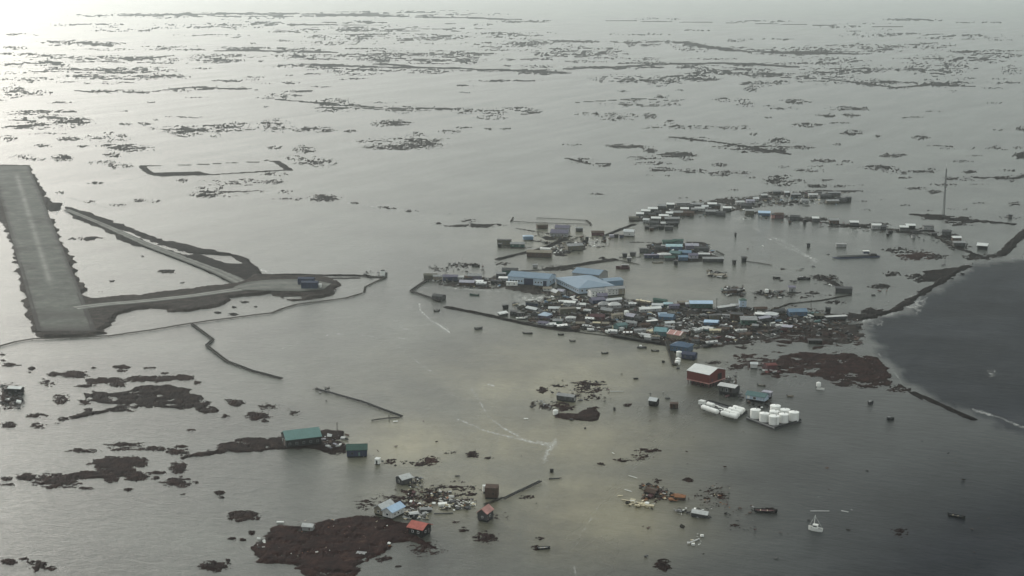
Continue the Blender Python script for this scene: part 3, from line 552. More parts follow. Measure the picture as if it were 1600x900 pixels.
foam_line([(945, 770), (930, 800), (905, 840), (895, 870), (900, 900)], 2.5, .15); foam_line([(1045, 690), (1075, 710), (1110, 740)], 1.6, .1)
foam_line([(440, 545), (520, 521), (600, 527), (640, 530)], 1.6, .25); foam_line([(1180, 358), (1240, 385), (1275, 410)], 2.5, .3); foam_line([(1060, 362), (1180, 382)], 2, .2); foam_line([(1200, 372), (1215, 380), (1280, 408)], 3, .25)
foam_line([(100, 318), (94, 327), (88, 334)], 1.3, .9, 3); foam_line([(105, 308), (170, 325), (190, 318), (165, 322)], 2.5, .25); foam_line([(160, 290), (222, 276), (235, 272)], 1.5, .35); foam_line([(455, 292), (478, 302)], 1.0, .5)
foam_line([(540, 317), (570, 321), (640, 329), (665, 340)], 1.2, .5); foam_line([(405, 420), (425, 428), (440, 428)], 4, .4, 3); foam_line([(460, 262), (500, 254)], 1.2, .3)
foam_line([(1510, 418), (1440, 455), (1425, 470), (1400, 488), (1348, 502)], 3, .42, 3); foam_patch(1405, 1455, 455, 492, .55, 4); foam_patch(1340, 1390, 498, 512, .4, 4); foam_line([(1372, 552), (1395, 578), (1412, 604), (1445, 618)], 1.5, .35, 3); foam_line([(1520, 640), (1560, 652), (1600, 668)], 3, .25, 3); foam_patch(1535, 1565, 575, 592, .35, 4)
foam_patch(790, 890, 455, 485, .62, 4); foam_patch(780, 840, 445, 470, .3, 4); foam_line([(640, 450), (700, 450), (780, 456)], 2, .3); foam_patch(1140, 1180, 336, 346, .5, 4); foam_patch(1240, 1420, 346, 372, .25, 5); foam_patch(900, 960, 368, 390, .5, 4); foam_patch(1250, 1340, 300, 326, .25, 5); foam_patch(560, 700, 470, 560, -.05, 9)
foam_line([(930, 465), (1000, 468), (1060, 474)], 1.5, .2)
fm = (F > -.1) & (S < -.02); fq = fm[:-1, :-1] & fm[1:, :-1] & fm[:-1, 1:] & fm[1:, 1:]
m_f, n, l, b = node_mat('foam'); b.inputs['Roughness'].default_value = .8; b.inputs['Base Color'].default_value = (.72, .72, .69, 1)
fn = noise_node(n, l, n.new('ShaderNodeNewGeometry').outputs['Position'], .7, 6, .75)
fa = n.new('ShaderNodeMath'); fa.operation = 'MULTIPLY_ADD'; l.new(fn, fa.inputs[0]); fa.inputs[1].default_value = 1.6; fa.inputs[2].default_value = -.8
fb = n.new('ShaderNodeMath'); fb.operation = 'ADD'; l.new(fa.outputs[0], fb.inputs[0]); l.new(attr(n, 'froth'), fb.inputs[1])
fr = n.new('ShaderNodeMapRange'); fr.inputs[1].default_value = 0; fr.inputs[2].default_value = .8; fr.inputs[4].default_value = .4; l.new(fb.outputs[0], fr.inputs[0])
l.new(fr.outputs[0], b.inputs['Alpha'])
tag(link('foam', grid_mesh('foam', fq, np.full((nR, nC), .05, np.float32), m_f, {'froth': F}, False)), kind='stuff')

# drowned grass standing out of the shallows round every patch of land
gm = (S > -.55) & (S < .25); gq = gm[:-1, :-1] & gm[1:, :-1] & gm[:-1, 1:] & gm[1:, 1:] & (gy[:-1, :-1] > 60)
m_d, n, l, b = node_mat('drowned_grass'); b.inputs['Roughness'].default_value = .95; b.inputs['Specular IOR Level'].default_value = .05
pos = n.new('ShaderNodeNewGeometry').outputs['Position']
l.new(ramp(n, l, noise_node(n, l, pos, .3, 6, .7), [(.35, (.012, .009, .008)), (.55, (.03, .02, .016)), (.7, (.07, .05, .035))]), b.inputs['Base Color'])
ga = n.new('ShaderNodeMath'); ga.operation = 'MULTIPLY_ADD'; l.new(noise_node(n, l, pos, .55, 7, .8), ga.inputs[0]); ga.inputs[1].default_value = 2.6; ga.inputs[2].default_value = -1.32
gb = n.new('ShaderNodeMath'); gb.operation = 'ADD'; l.new(ga.outputs[0], gb.inputs[0]); l.new(attr(n, 'shallow'), gb.inputs[1])
gr = n.new('ShaderNodeMapRange'); gr.inputs[1].default_value = 0; gr.inputs[2].default_value = .25; gr.inputs[4].default_value = .9; l.new(gb.outputs[0], gr.inputs[0]); l.new(gr.outputs[0], b.inputs['Alpha'])
tag(link('drowned_grass', grid_mesh('drowned_grass', gq, np.where(S > 0, np.maximum(H, 0) + .06, .06).astype(np.float32), m_d, {'shallow': S}, False)), kind='stuff')
# ------------------------------------------------------------------ buildings
def wallbody(L, W, h, rise, z0, shape):
    m = MB(); x, y = L / 2, W / 2
    if shape == 'gable':                            # pentagon ends under the roof
        for s in (-1, 1):
            p = [(s * x, -y, z0), (s * x, y, z0), (s * x, y, z0 + h), (s * x, 0, z0 + h + rise), (s * x, -y, z0 + h)]
            m.poly(p if s > 0 else p[::-1])
    else:
        hs_ = (h + (rise if shape == 'shed' else 0))
        for s in (-1, 1):
            p = [(s * x, -y, z0), (s * x, y, z0), (s * x, y, z0 + hs_), (s * x, -y, z0 + h)]
            m.poly(p if s > 0 else p[::-1])
    m.poly([(-x, -y, z0), (x, -y, z0), (x, -y, z0 + h), (-x, -y, z0 + h)])
    hb = h + (rise if shape == 'shed' else 0)
    m.poly([(x, y, z0), (-x, y, z0), (-x, y, z0 + hb), (x, y, z0 + hb)])
    m.poly([(-x, y, z0), (x, y, z0), (x, -y, z0), (-x, -y, z0)])
    if shape != 'gable': m.poly([(-x, -y, z0 + h), (x, -y, z0 + h), (x, y, z0 + hb), (-x, y, z0 + hb)])
    return m
def roofbody(L, W, h, rise, z0, shape, ov=.35, th=.22):
    m = MB(); x, y = L / 2 + ov, W / 2 + ov; e = z0 + h - rise * ov / (W / 2) * (shape == 'gable') + .06; r = z0 + h + rise + .06
    if shape == 'gable':
        for s in (-1, 1):                           # two slabs meeting at the ridge
            a = [(-x, s * y, e), (x, s * y, e), (x, 0, r), (-x, 0, r)]
            if s > 0: a = [a[1], a[0], a[3], a[2]]
            m.hexa([*a, *[(p[0], p[1], p[2] + th) for p in a]])
    elif shape == 'hip':
        q = max(.3, (L - W) / 2); b = z0 + h + .01
        bt, tp = [(-x, -y, b), (x, -y, b), (x, y, b), (-x, y, b)], b + .15
        m.hexa([*bt, *[(p[0], p[1], tp) for p in bt]])
        A, B, Cc, D = [(p[0] * .995, p[1] * .995, tp + .003) for p in bt]; E1, E2 = (-q, 0, tp + rise), (q, 0, tp + rise)
        m.poly([A, B, E2, E1]); m.poly([B, Cc, E2]); m.poly([Cc, D, E1, E2]); m.poly([D, A, E1])
    elif shape == 'shed':
        k = rise / W; zf, zb = z0 + h - k * ov + .03, z0 + h + rise + k * ov + .03
        a = [(-x, -y, zf), (x, -y, zf), (x, y, zb), (-x, y, zb)]
        m.hexa([*a, *[(p[0], p[1], p[2] + th) for p in a]])
    else:
        m.box(-x, x, -y, y, z0 + h + .01, z0 + h + .01 + th)
    return m
def opening(parent, x, y, z, w, h, face, name='window', frame='white', pane='glass', d=.08, label=None):
    """frame standing a little proud of the wall, pane a touch prouder inside it"""
    f, g = MB(), MB(); t = min(.12, w * .15)
    def bx(mb, w_, h_, d0, d1, zc):
        if face in 'FB':
            s = -1 if face == 'F' else 1; a, c = sorted((y + s * d0, y + s * d1)); mb.box(x - w_ / 2, x + w_ / 2, a, c, zc - h_ / 2, zc + h_ / 2)
        else:
            s = -1 if face == 'L' else 1; a, c = sorted((x + s * d0, x + s * d1)); mb.box(a, c, y - w_ / 2, y + w_ / 2, zc - h_ / 2, zc + h_ / 2)
    bx(f, w, h, -.1, d, z + h / 2); bx(g, w - 2 * t, h - 2 * t, d - .02, d + .03, z + h / 2)
    o = f.build(name, M[frame], parent); g.build('panel' if name == 'door' else 'pane', M[pane], o)
    if label: o['label'] = label
    return o
def seams(L, W, h, rise, z0, shape, step, ov=.35):
    m = MB(); x = L / 2 + ov; y = W / 2 + ov; e = z0 + h - rise * ov / (W / 2) + .28; r = z0 + h + rise + .28; n = int(2 * x / step)
    for i in range(n + 1):
        xx = -x + .1 + (2 * x - .2) * i / n
        for s in ((-1, 1) if shape == 'gable' else ()):
            m.bar((xx, s * y, e), (xx, s * .1, r - .1 * rise / y), .10, .07)
    return m
def house(px, py, L, W, h, rot, wall, roof, rise=1.2, shape='gable', base=.5, win=(), label=None, cat='house', group=None, name='house', tilt=0, found=True, ov=.35, seam=0, roof_label=None):
    x, y, _ = at(px, py); o = thing(name, (x, y, 0), R_(rot), label, cat, group)
    if tilt: o.rotation_euler = (R_(rng.uniform(-tilt, tilt)), R_(rng.uniform(-tilt, tilt)), R_(rot))
    wallbody(L, W, h, rise, base, shape).build('wall', M[wall], o)
    rf = roofbody(L, W, h, rise, base, shape, ov).build('roof', M[roof], o)
    if seam: tag(seams(L, W, h, rise, base, shape, seam, ov).build('roof_seam', M[roof], rf), kind='stuff')
    if found:
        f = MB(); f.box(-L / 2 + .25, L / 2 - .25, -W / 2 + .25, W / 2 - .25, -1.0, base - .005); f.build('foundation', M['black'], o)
    for wd in win: opening(o, *wd[:6], **(wd[6] if len(wd) > 6 else {}))
    return o
def row_windows(L, y, z, n, w, h, face='F', x0=None, x1=None, **k):
    x0 = -L / 2 + L / n / 2 if x0 is None else x0; x1 = L / 2 - L / n / 2 if x1 is None else x1
    return [(x0 + (x1 - x0) * i / max(1, n - 1), y, z, w, h, face, k) for i in range(n)]

# school
house(831, 443.0, 35, 18, 5.8, -21, 'pale blue', 'roof blue', 2.6, base=.8, ov=.6, seam=2.2, name='school_hall', cat='school building',
      label='long blue roofed school hall with pale walls and a wide dark bay in its front',
      win=[(0.5, -9, .85, 8.0, 5.0, 'F', dict(name='door', frame='dark grey', pane='navy', d=.12)), (14.5, -9, .85, 3.0, 4.2, 'F', dict(name='door', frame='dark grey', pane='navy', d=.1))]
          + row_windows(35, -9, 2.6, 5, 1.6, 1.5, x0=-15, x1=-5.5) + row_windows(35, -9, 2.6, 3, 1.4, 1.4, x0=6.5, x1=11.5)
          + [(17.5, -4, 2.8, 2, 1.6, 'R'), (17.5, 4, 2.8, 2, 1.6, 'R'), (-17.5, 0, .85, 2.4, 3.2, 'L', dict(name='door', pane='dark grey'))])
house(913, 450.0, 44, 30, 4.4, -68, 'pale blue', 'roof blue', 2.6, 'hip', base=.8, ov=1.2, name='school_building', cat='school building',
      label='broad square school building under a low blue hipped roof, cornerwise to the view',
      win=row_windows(44, -15, 2.3, 12, 1.5, 1.6, 'F') + [(22, y, 2.3, 1.6, 1.6, 'R') for y in (-12, -8, -4, 0, 4, 8, 12)])
house(922, 436, 24, 18, 5.2, -28, 'grey', 'roof blue', 2.6, base=.8, ov=.5, seam=2.0, name='school_gym', cat='school building',
      label='tall blue roofed gym wing with a dark end wall behind the square school building',
      win=[(11, -3, 2.5, 2.2, 3, 'R', dict(pane='navy')), (11, 3, 2.5, 2.2, 3, 'R', dict(pane='navy')), (-4, -8.5, 4, 6, 1.4, 'F')])
house(955, 446, 16, 12, 4, 22, 'blue', 'roof blue', 1.2, base=.8, name='school_annex', cat='school building', label='small low blue annex at the right end of the school',
      win=[(6, 0, 1, 1.6, 2.4, 'R', dict(name='door', pane='white')), (-2, -5, 2, 1.6, 1.4, 'F'), (2, -5, 2, 1.6, 1.4, 'F')])
GT = 'two storey teacher houses below the school'
def two_storey(px, py, L, rot, lab, wall='white'):
    wn_ = [(x, -3.5, z, 1.1, 1.1, 'F') for z in (1.6, 3.6) for x in np.linspace(-L / 2 + 1.6, L / 2 - 1.6, max(2, int(L / 2.6)))]
    house(px, py, L, 7, 4.6, rot, wall, 'grey', 1.3, base=.8, win=wn_ + [(-L / 2, 1.6, 3.6, 1.1, 1.1, 'L')], name='teacher_house', label=lab, group=GT)
two_storey(931, 464, 11, 22, 'two storey house with a bright white gable end under the square school roof')
two_storey(955, 461, 9, 22, 'two storey house with rows of windows, middle of three below the school', 'pale grey')
two_storey(968, 460, 7, 10, 'two storey tan gridded house, farthest right of three below the school', 'tan')

# big single buildings
o = house(1103, 599.0, 16.5, 17.5, 5.2, -42, 'barn red', 'roof white', 2.5, base=3.4, ov=.3, found=False, seam=1.6, name='warehouse', cat='warehouse', label='red metal warehouse on stilts with a white gable roof standing in brown water',
      win=[(8.25, 2.5, 3.5, 4.5, 4.2, 'R', dict(name='door', frame='maroon', pane='black')), (8.25, -5.5, 3.5, 1.2, 2.2, 'R', dict(name='door', frame='maroon', pane='dark grey')), (0, 8.75, 5, 2, 1.5, 'B')])
b_ = MB(); b_.box(-8.35, 8.35, -8.87, 8.87, 2.75, 3.39); b_.build('base_trim', M['pink'], o)
for i in range(6):
    for j in range(6):
        p_ = MB(); X, Y = -7.7 + 3.08 * i, -8.2 + 3.28 * j; p_.box(X - .22, X + .22, Y - .22, Y + .22, -1.2, 2.745); p_.build('stilt', M['maroon'], o)
br = MB()
for i in range(5): br.stick((-7.7 + 3.08 * i, -8.45, -.2), (-4.62 + 3.08 * i, -8.45, 2.7), .12); br.stick((7.95, -8.2 + 3.28 * i, 2.7), (7.95, -4.92 + 3.28 * i, -.2), .12)
tag(br.build('cross_bracing', M['brown'], o), kind='stuff')
sk = MB(); sk.box(-7.2, 7.2, -6.5, 7.6, -1, 2.7); sk.build('shade_skirt', M['black'], o)  # black block for the dark skirts and the darkness put under the floor

house(471, 692.5, 19, 12, 4.4, 21, 'black', 'roof teal', 3.2, base=.3, ov=.5, seam=1.5, name='green_roofed_hall', cat='hall', label='large hall, walls blackened as shade, with pale green gable roof on a thin tundra spit',  # shade of the backlit front is put into the wall colour
      win=[(-9.5, -1, .35, 3.2, 3.4, 'L', dict(name='door', frame='pale grey', pane='brown')), (-9.5, 3.6, 1.6, 1.0, 1.2, 'L')] + row_windows(19, -6, 1.7, 5, 1.3, 1.2, frame='grey') + [(9.5, 0, .35, 2, 2.6, 'R', dict(name='door', frame='grey', pane='dark grey'))])
house(558, 711.5, 10.5, 7.5, 3.4, 5, 'navy', 'dark green', 2.0, base=.8, ov=.4, seam=1.2, name='cabin', cat='cabin', label='dark walled cabin with a dark green roof at the tip of the red brown spit',
      win=[(-2.5, -3.75, 1.8, 1.1, 1.1, 'F', dict(frame='dark grey')), (1.2, -3.75, .85, 1.1, 2.1, 'F', dict(name='door', frame='dark grey', pane='teal')), (5.25, 0, 1.7, 1.0, 1.0, 'R', dict(frame='dark grey'))])
NAVY = 'navy storage sheds on the apron'
for (x, y, lab) in ((484.5, 453.2, 'near navy storage shed on the apron with a white left end'), (479, 447.2, 'far navy storage shed on the apron, half hidden behind the near one')):
    o = house(x, y, 13.0, 7, 4.6, -3, 'navy', 'navy', .9, base=ZR + .3, ov=.15, label=lab, group=NAVY, name='storage_shed', cat='shed', seam=1.5)
    e_ = MB(); e_.box(-6.62, -6.51, -3.4, 3.4, ZR + .35, ZR + 4.85); e_.build('end_panel', M['pale grey'], o)
    opening(o, 3.5, -3.5, ZR + .35, 3.2, 3.6, 'F', 'door', 'dark blue', 'navy')
house(499, 452.5, 3.6, 2.6, 2.5, -6, 'white', 'roof white', .2, 'flat', base=ZR + .3, found=True, ov=.1, label='small white box hut beside the near navy shed on the apron', cat='hut', name='hut', win=[(0, -1.3, ZR + .4, .9, 2, 'F', dict(name='door', frame='grey', pane='grey'))])
# bottom cluster
house(615, 805.5, 9.5, 5.6, 2.9, 57, 'pale grey', 'roof pale blue', 1.7, base=.7, ov=.5, seam=.9, name='cottage', cat='cottage', label='cottage with a bright pale blue ribbed roof near the red brown island',
      win=[(-4.75, 0, 1.5, 1.4, 1.2, 'L'), (0, -2.8, 1.5, 1.1, 1.1, 'F'), (2.5, -2.8, .75, .9, 2, 'F', dict(name='door', pane='grey')), (-2.6, -2.8, 1.5, 1.1, 1.1, 'F')])
house(600.5, 801, 9.0, 5.0, 2.7, 57, 'tan', 'pale grey', 1.7, base=.7, ov=.5, seam=.9, name='cottage', cat='cottage', label='cottage with a dull grey roof tight against the left of the blue roofed one',
      win=[(-4.5, 0, 1.4, 1.3, 1.2, 'L'), (0, -2.5, 1.4, 1.0, 1.0, 'F')])
house(656, 834.5, 7.5, 7.2, 3.2, -30, 'black', 'salmon', 1.6, base=.9, ov=.7, seam=1.0, name='cottage', cat='cottage', label='dark cottage with a salmon red roof at the right edge of the red brown island',
      win=[(3.75, -1, 1.8, 1.2, 1.1, 'R'), (3.75, 1.8, 1.0, .9, 2.0, 'R', dict(name='door', frame='grey', pane='brown')), (-1.5, -3.6, 1.8, 1.1, 1.1, 'F'), (1.5, -3.6, 1.8, 1.1, 1.1, 'F')])
house(759, 812, 6.2, 5.0, 3.4, 62, 'dark grey', 'pink', 1.9, base=1.0, ov=.4, seam=.9, name='cabin', cat='cabin', label='narrow dark cabin with a faded pink roof below the brown cube shed', tilt=3,
      win=[(-3.1, 0, 2, 1.0, 1.0, 'L'), (0, -2.5, 2.0, 1.0, 1.0, 'F'), (-2, -2.5, 1.1, .8, 1.9, 'F', dict(name='door', frame='grey', pane='brown'))])
house(768.5, 777.5, 6.2, 4.8, 4.6, -8, 'brown', 'brown', .35, 'shed', base=.9, ov=.12, name='shed', cat='shed', label='brown cube shaped shed beside a sloping boardwalk in the flood',
      win=[(-3.1, 0, 1, 1.6, 3.2, 'L', dict(name='door', frame='tan', pane='tan')), (1, -2.4, 2.4, .9, .9, 'F', dict(frame='brown'))])
house(757, 771, 1.6, 1.4, 2.6, 10, 'white', 'white', .2, 'shed', base=1.2, name='outhouse', cat='outhouse', label='tiny white outhouse just left of the brown cube shed', found=True, ov=.1)
house(590, 725.5, 2.3, 2.2, 2.4, -20, 'white', 'roof white', .3, 'shed', base=.5, name='hut', cat='hut', label='tiny bright white hut right of the dark green roofed cabin', ov=.15, win=[(0, -1.1, .55, .9, 1.9, 'F', dict(name='door', frame='dark grey', pane='black'))])
house(631, 754.5, 6.2, 5.4, 2.6, 40, 'dark grey', 'pale grey', 1.3, base=.5, tilt=4, name='wrecked_cabin', cat='cabin', label='wrecked cabin with one pale roof edge and rubble spilling from its right side', win=[(-3.1, 0, 1.2, 1.1, 1.1, 'L')])
house(482, 829, 5.0, 3.2, 1.9, -12, 'grey', 'pale grey', .9, base=.5, name='hut', cat='hut', label='lone grey hut sitting on the dark red brown island', win=[(1, -1.6, .6, .8, 1.6, 'F', dict(name='door', frame='grey', pane='brown'))])
house(1139, 616.5, 10.5, 7.0, 3.4, -36, 'dark grey', 'pale grey', 1.0, base=2.2, tilt=3, found=True, name='wrecked_house', cat='house', label='battered grey roofed house with an open dark front just below the red warehouse', ov=.8,
      win=[(-2.6, -3.5, 2.4, 1.6, 2.2, 'F', dict(frame='tan')), (.2, -3.5, 2.4, 1.4, 2.2, 'F', dict(frame='pale grey')), (2.8, -3.5, 2.3, 1.5, 2.4, 'F', dict(name='door', frame='brown', pane='black'))])
house(1183, 626.5, 12.0, 6.0, 2.4, -32, 'pale blue', 'teal', 1.5, base=1.4, name='teal_house', cat='house', label='house with a dark teal roof and pale patches of wall behind the white tanks', ov=.5, seam=1.1,
      win=[(-4.4, -3, 1.6, 1.7, 2, 'F', dict(pane='white')), (-.5, -3, 1.6, 2.0, 1.6, 'F', dict(pane='dark grey')), (3.4, -3, 1.6, 2.4, 1.9, 'F', dict(pane='pale blue'))])
house(1198.5, 622, 5.2, 3.6, 2.6, -32, 'lilac', 'lilac', .3, 'flat', base=1.4, name='shed', cat='shed', label='pale lilac box shed at the right end of the teal roofed house', win=[(2.6, 0, 1.5, 1.4, 1.9, 'R', dict(name='door', frame='grey', pane='dark grey'))])
house(1021.5, 633.5, 4.8, 4.4, 2.6, -30, 'black', 'roof pale grey', 1.3, base=.8, name='cabin', cat='cabin', label='small black cabin with a pale roof alone in the flood left of the tanks', win=[(2.4, 0, 1.6, .9, .9, 'R', dict(frame='grey'))])
house(1053, 638, 4.8, 3.4, 2.6, -4, 'brown', 'brown', .2, 'flat', base=.6, name='shed', cat='shed', label='low dark brown box shed right of the small black cabin', ov=.08, win=[(0, -1.7, .7, 1.2, 1.9, 'F', dict(name='door', frame='brown', pane='black'))])
house(885, 626, 11, 4.2, 2.6, -26, 'dark grey', 'grey', .9, base=.6, name='cabin', cat='cabin', label='long grey cabin sitting on a small tundra islet in mid flood', win=row_windows(11, -2.1, 1.5, 3, 1.0, 1.0, frame='grey') + [(5.5, 0, .7, .9, 1.9, 'R', dict(name='door', pane='white'))])
house(25, 613.5, 8, 5, 2.6, -6, 'black', 'roof white', .7, base=.5, name='cabin', cat='cabin', label='dark cabin with a white roof panel on the islet at the far left edge', tilt=3, win=[(1, -2.5, 1.4, 1, 1, 'F', dict(frame='grey'))])
house(1065, 550, 12.5, 9.5, 3.6, -30, 'dark blue', 'dark blue', 2.2, 'hip', base=1.3, name='house', label='large house with a dark blue hipped roof beside the twin railed boardwalk', ov=.6, win=row_windows(12.5, -4.75, 2.6, 4, 1.1, 1.1, frame='grey'))
house(1077, 561, 9, 6, 2.8, -24, 'navy', 'navy', 1.2, base=.8, name='house', label='navy house with a white eave edge between the dark blue roof and the red warehouse', win=[(-2, -3, 1.7, 1, 1, 'F', dict(frame='grey')), (2, -3, 1.7, 1, 1, 'F', dict(frame='grey'))])
house(1033, 524.5, 8.2, 7.6, 3.2, -18, 'teal', 'turquoise', 1.9, base=.8, name='house', label='house with bright turquoise roof left of the pinkish striped one', ov=.6, win=[(-2, -3.8, 1.8, 1.1, 1.1, 'F'), (1.6, -3.8, .9, 1, 2, 'F', dict(name='door', frame='grey', pane='dark blue'))])
o = house(1057, 529, 10.5, 8, 2.9, -38, 'tan', 'pink', 1.9, base=.8, name='house', label='house with a pinkish red and white striped roof at the head of the twin boardwalk', ov=.5, win=[(5.25, 0, 1.6, 1.2, 1.2, 'R')])
for s_ in (-1, 1):
    st = MB()
    for xx in (-5.3, 0.2, 5.0): st.bar((xx, s_ * 4.3, 3.85 - .05), (xx, s_ * .2, 5.75), .55, .12)
    st.build('roof_stripe', M['white'], o)
house(1245, 493.5, 13.5, 7, 3.2, 6, 'dark blue', 'blue', 1.6, base=.6, name='house', label='long blue roofed house near the right end of the wrecked quarter', win=row_windows(13.5, -3.5, 1.6, 4, 1.1, 1.1, frame='grey'))
house(1169, 506.5, 11, 9, 3.6, -2, 'dark green', 'grey', 1.6, base=.6, name='house', label='house with a wide grey green roof and dark green front wall', ov=.6, win=row_windows(11, -4.5, 1.8, 3, 1.1, 1.1, frame='dark grey'))
house(1095, 481, 17, 7, 3.4, -1, 'dark green', 'roof pale blue', 1.5, base=.6, name='long_house', label='long pale blue roofed building with a dark green wall on the lagoon shore', win=row_windows(17, -3.5, 1.7, 6, 1.1, 1.1, frame='dark grey'))
house(1160, 480, 5.2, 5, 5.2, 0, 'pale blue', 'dark green', 1.2, 'hip', base=.6, name='tower_house', cat='house', label='tall narrow pale blue house with a dark green cap roof on the lagoon shore', win=[(0, -2.5, 3.6, 1, 1, 'F'), (0, -2.5, 1.4, 1, 1.2, 'F')])
house(1318, 457.5, 13, 4.5, 3.4, -7, 'dark grey', 'dark grey', .6, 'shed', base=.4, name='shed', cat='shed', label='long dark shed at the end of the thin boardwalk near the river')
house(1237, 456, 5.5, 4.5, 3.4, -3, 'grey', 'purple', .4, 'shed', base=.5, name='shed', cat='shed', label='square grey shed alone in the lagoon above the blue roofed house', win=[(0, -2.25, .6, 1.2, 2.2, 'F', dict(name='door', frame='grey', pane='dark grey'))])
house(1162, 409, 4, 3.6, 3.6, 0, 'black', 'dark grey', .4, 'shed', base=.4, name='shed', cat='shed', label='small dark shed in the lagoon at the left end of a trailing boardwalk')
house(1353, 398, 5, 3, 2.2, 4, 'navy', 'white', .4, 'flat', base=1.2, name='cabin', cat='cabin', label='small white roofed cabin on the long dark barge', found=False)
house(1535, 388.5, 8.5, 8, 3.0, -24, 'black', 'roof white', 1.6, base=.5, name='house', label='house with a big bright white gable roof nearest the river at the right edge', ov=.7, seam=1.4)
house(1314, 386, 9, 5, 2.6, -4, 'grey', 'grey', .5, 'flat', base=.4, name='shed', cat='shed', label='flat grey shed alone in the lagoon under the far house row')

# west compound behind the school
house(875, 369, 17, 11, 3.2, -12, 'grey', 'purple', 2.6, base=.6, name='lodge', cat='lodge', label='large low building with a purple grey roof inside the narrow rectangle of boardwalks', seam=2, win=row_windows(17, -5.5, 1.4, 5, 1.2, 1.1, frame='grey'))
house(879, 362, 14, 8, 3.4, -12, 'grey', 'purple', 2.2, base=.8, name='lodge', cat='lodge', label='narrower grey walled building just behind the large purple grey roof', win=[(-7.5, 0, 2, 1.6, 1.4, 'L')])
house(847, 357, 11, 5.5, 3.4, 10, 'brown', 'olive', .6, 'shed', base=.5, name='shed', cat='shed', label='brown flat roofed shed left of the purple roofed building')
house(788, 383, 12.5, 6, 4.6, -8, 'olive', 'dark grey', .5, 'flat', base=.5, name='block_house', cat='house', label='tall olive grey block at the far west of the school compound', win=row_windows(12.5, -3, 2, 4, 1.1, 1.1, frame='grey'))
house(809, 386, 13, 6, 2.8, -6, 'dark green', 'grey', 1.2, base=.5, name='house', label='low dark house joined to the right of the tall olive grey block', win=[(-4, -3, 1.4, 1.1, 1, 'F'), (2, -3, 1.4, 1.1, 1, 'F')])
house(825, 374.5, 9.5, 6, 3.0, 6, 'blue', 'pale blue', .9, 'hip', base=.5, name='house', label='blue grey house with a pale roof above the thin west boardwalk')
house(843, 401, 22, 8, 3.8, -9, 'brown', 'tan', 1.5, base=.6, name='long_house', cat='house', label='long brown building lying in the flood behind the blue school hall', win=row_windows(22, -4, 1.8, 6, 1.1, 1.1, frame='brown'))
house(852, 393, 9, 4, 2.4, -9, 'white', 'roof white', .3, 'flat', base=.6, name='trailer', cat='trailer', label='white roofed trailer tucked behind the long brown building')
house(897, 391, 15, 8, 4.2, 18, 'olive', 'grey', 1.6, base=.5, name='house', label='grey olive building right of the bright wreckage behind the school', win=row_windows(15, -4, 1.9, 4, 1.1, 1.1, frame='grey'))
house(905, 361.5, 7, 4, 3.0, 0, 'dark grey', 'grey', .8, base=.4, name='shed', cat='shed', label='dark shed at the right end of the purple roofed building')
house(983, 369, 10, 7, 3.8, -16, 'pale grey', 'roof pale grey', 1.8, base=1.0, name='house', label='pale grey house at the foot of the sloping bank below the far row', win=[(-5, 0, 2, 1.2, 1.2, 'L'), (1, -3.5, 2, 1.2, 1.2, 'F')])
house(957, 371, 6, 4, 2.0, 0, 'lilac', 'lilac', .3, 'flat', base=.3, name='trailer', cat='trailer', label='low lilac grey trailer just left of the pale grey house')
house(934, 367.5, 12, 6, 2.6, -3, 'maroon', 'brown', 1.2, base=.4, name='house', label='long red brown house at the lower end of the sloping bank')

# rows and clusters of houses: (px, py, length, width, wall height, turn, wall, roof, rise, shape)
ORD = ['leftmost', 'second from left', 'third from left', 'fourth from left', 'fifth from left', 'sixth from left', 'seventh from left', 'eighth from left', 'ninth from left', 'tenth from left', 'eleventh from left', 'twelfth from left']
def cluster(rows, where, group, name='house', cat='house', tilt=0, windows=True):
    keys = {}
    for r in rows: keys.setdefault((r[6], r[7].replace('roof ', ''), r[9] if len(r) > 9 else 'gable'), []).append(r)
    SH = {'gable': 'gabled', 'hip': 'hipped', 'flat': 'flat', 'shed': 'sloping'}
    for (wl_, rf_, sh), rs_ in keys.items():
        rs_.sort(key=lambda q: q[0])
        for i, r in enumerate(rs_):
            side = '' if len(rs_) == 1 else (ORD[i] if i < len(rs_) - 1 else 'rightmost') + ' '
            lab = f"{side}{wl_} {cat} with {SH[sh]} {rf_} roof {where}"
            L, W, h = r[2:5]; wn = []
            if tilt: L, W, h = L * .84, W * .8, h * rng.uniform(.65, .9)
            if windows and L >= 5 and r[1] > 300: wn = [(-L * .25, -W / 2, 1.6, 1.0, 1.0, 'F', dict(frame='grey')), (L * .22, -W / 2, 1.6, 1.0, 1.0, 'F', dict(frame='grey'))]
            house(r[0], r[1], L, W, h, r[5] + (rng.uniform(-22, 22) if tilt else 0), r[6], r[7], r[8] if len(r) > 8 else 1.2, sh, base=.6, label=lab, group=group, name=name, cat=cat, tilt=tilt, win=wn)
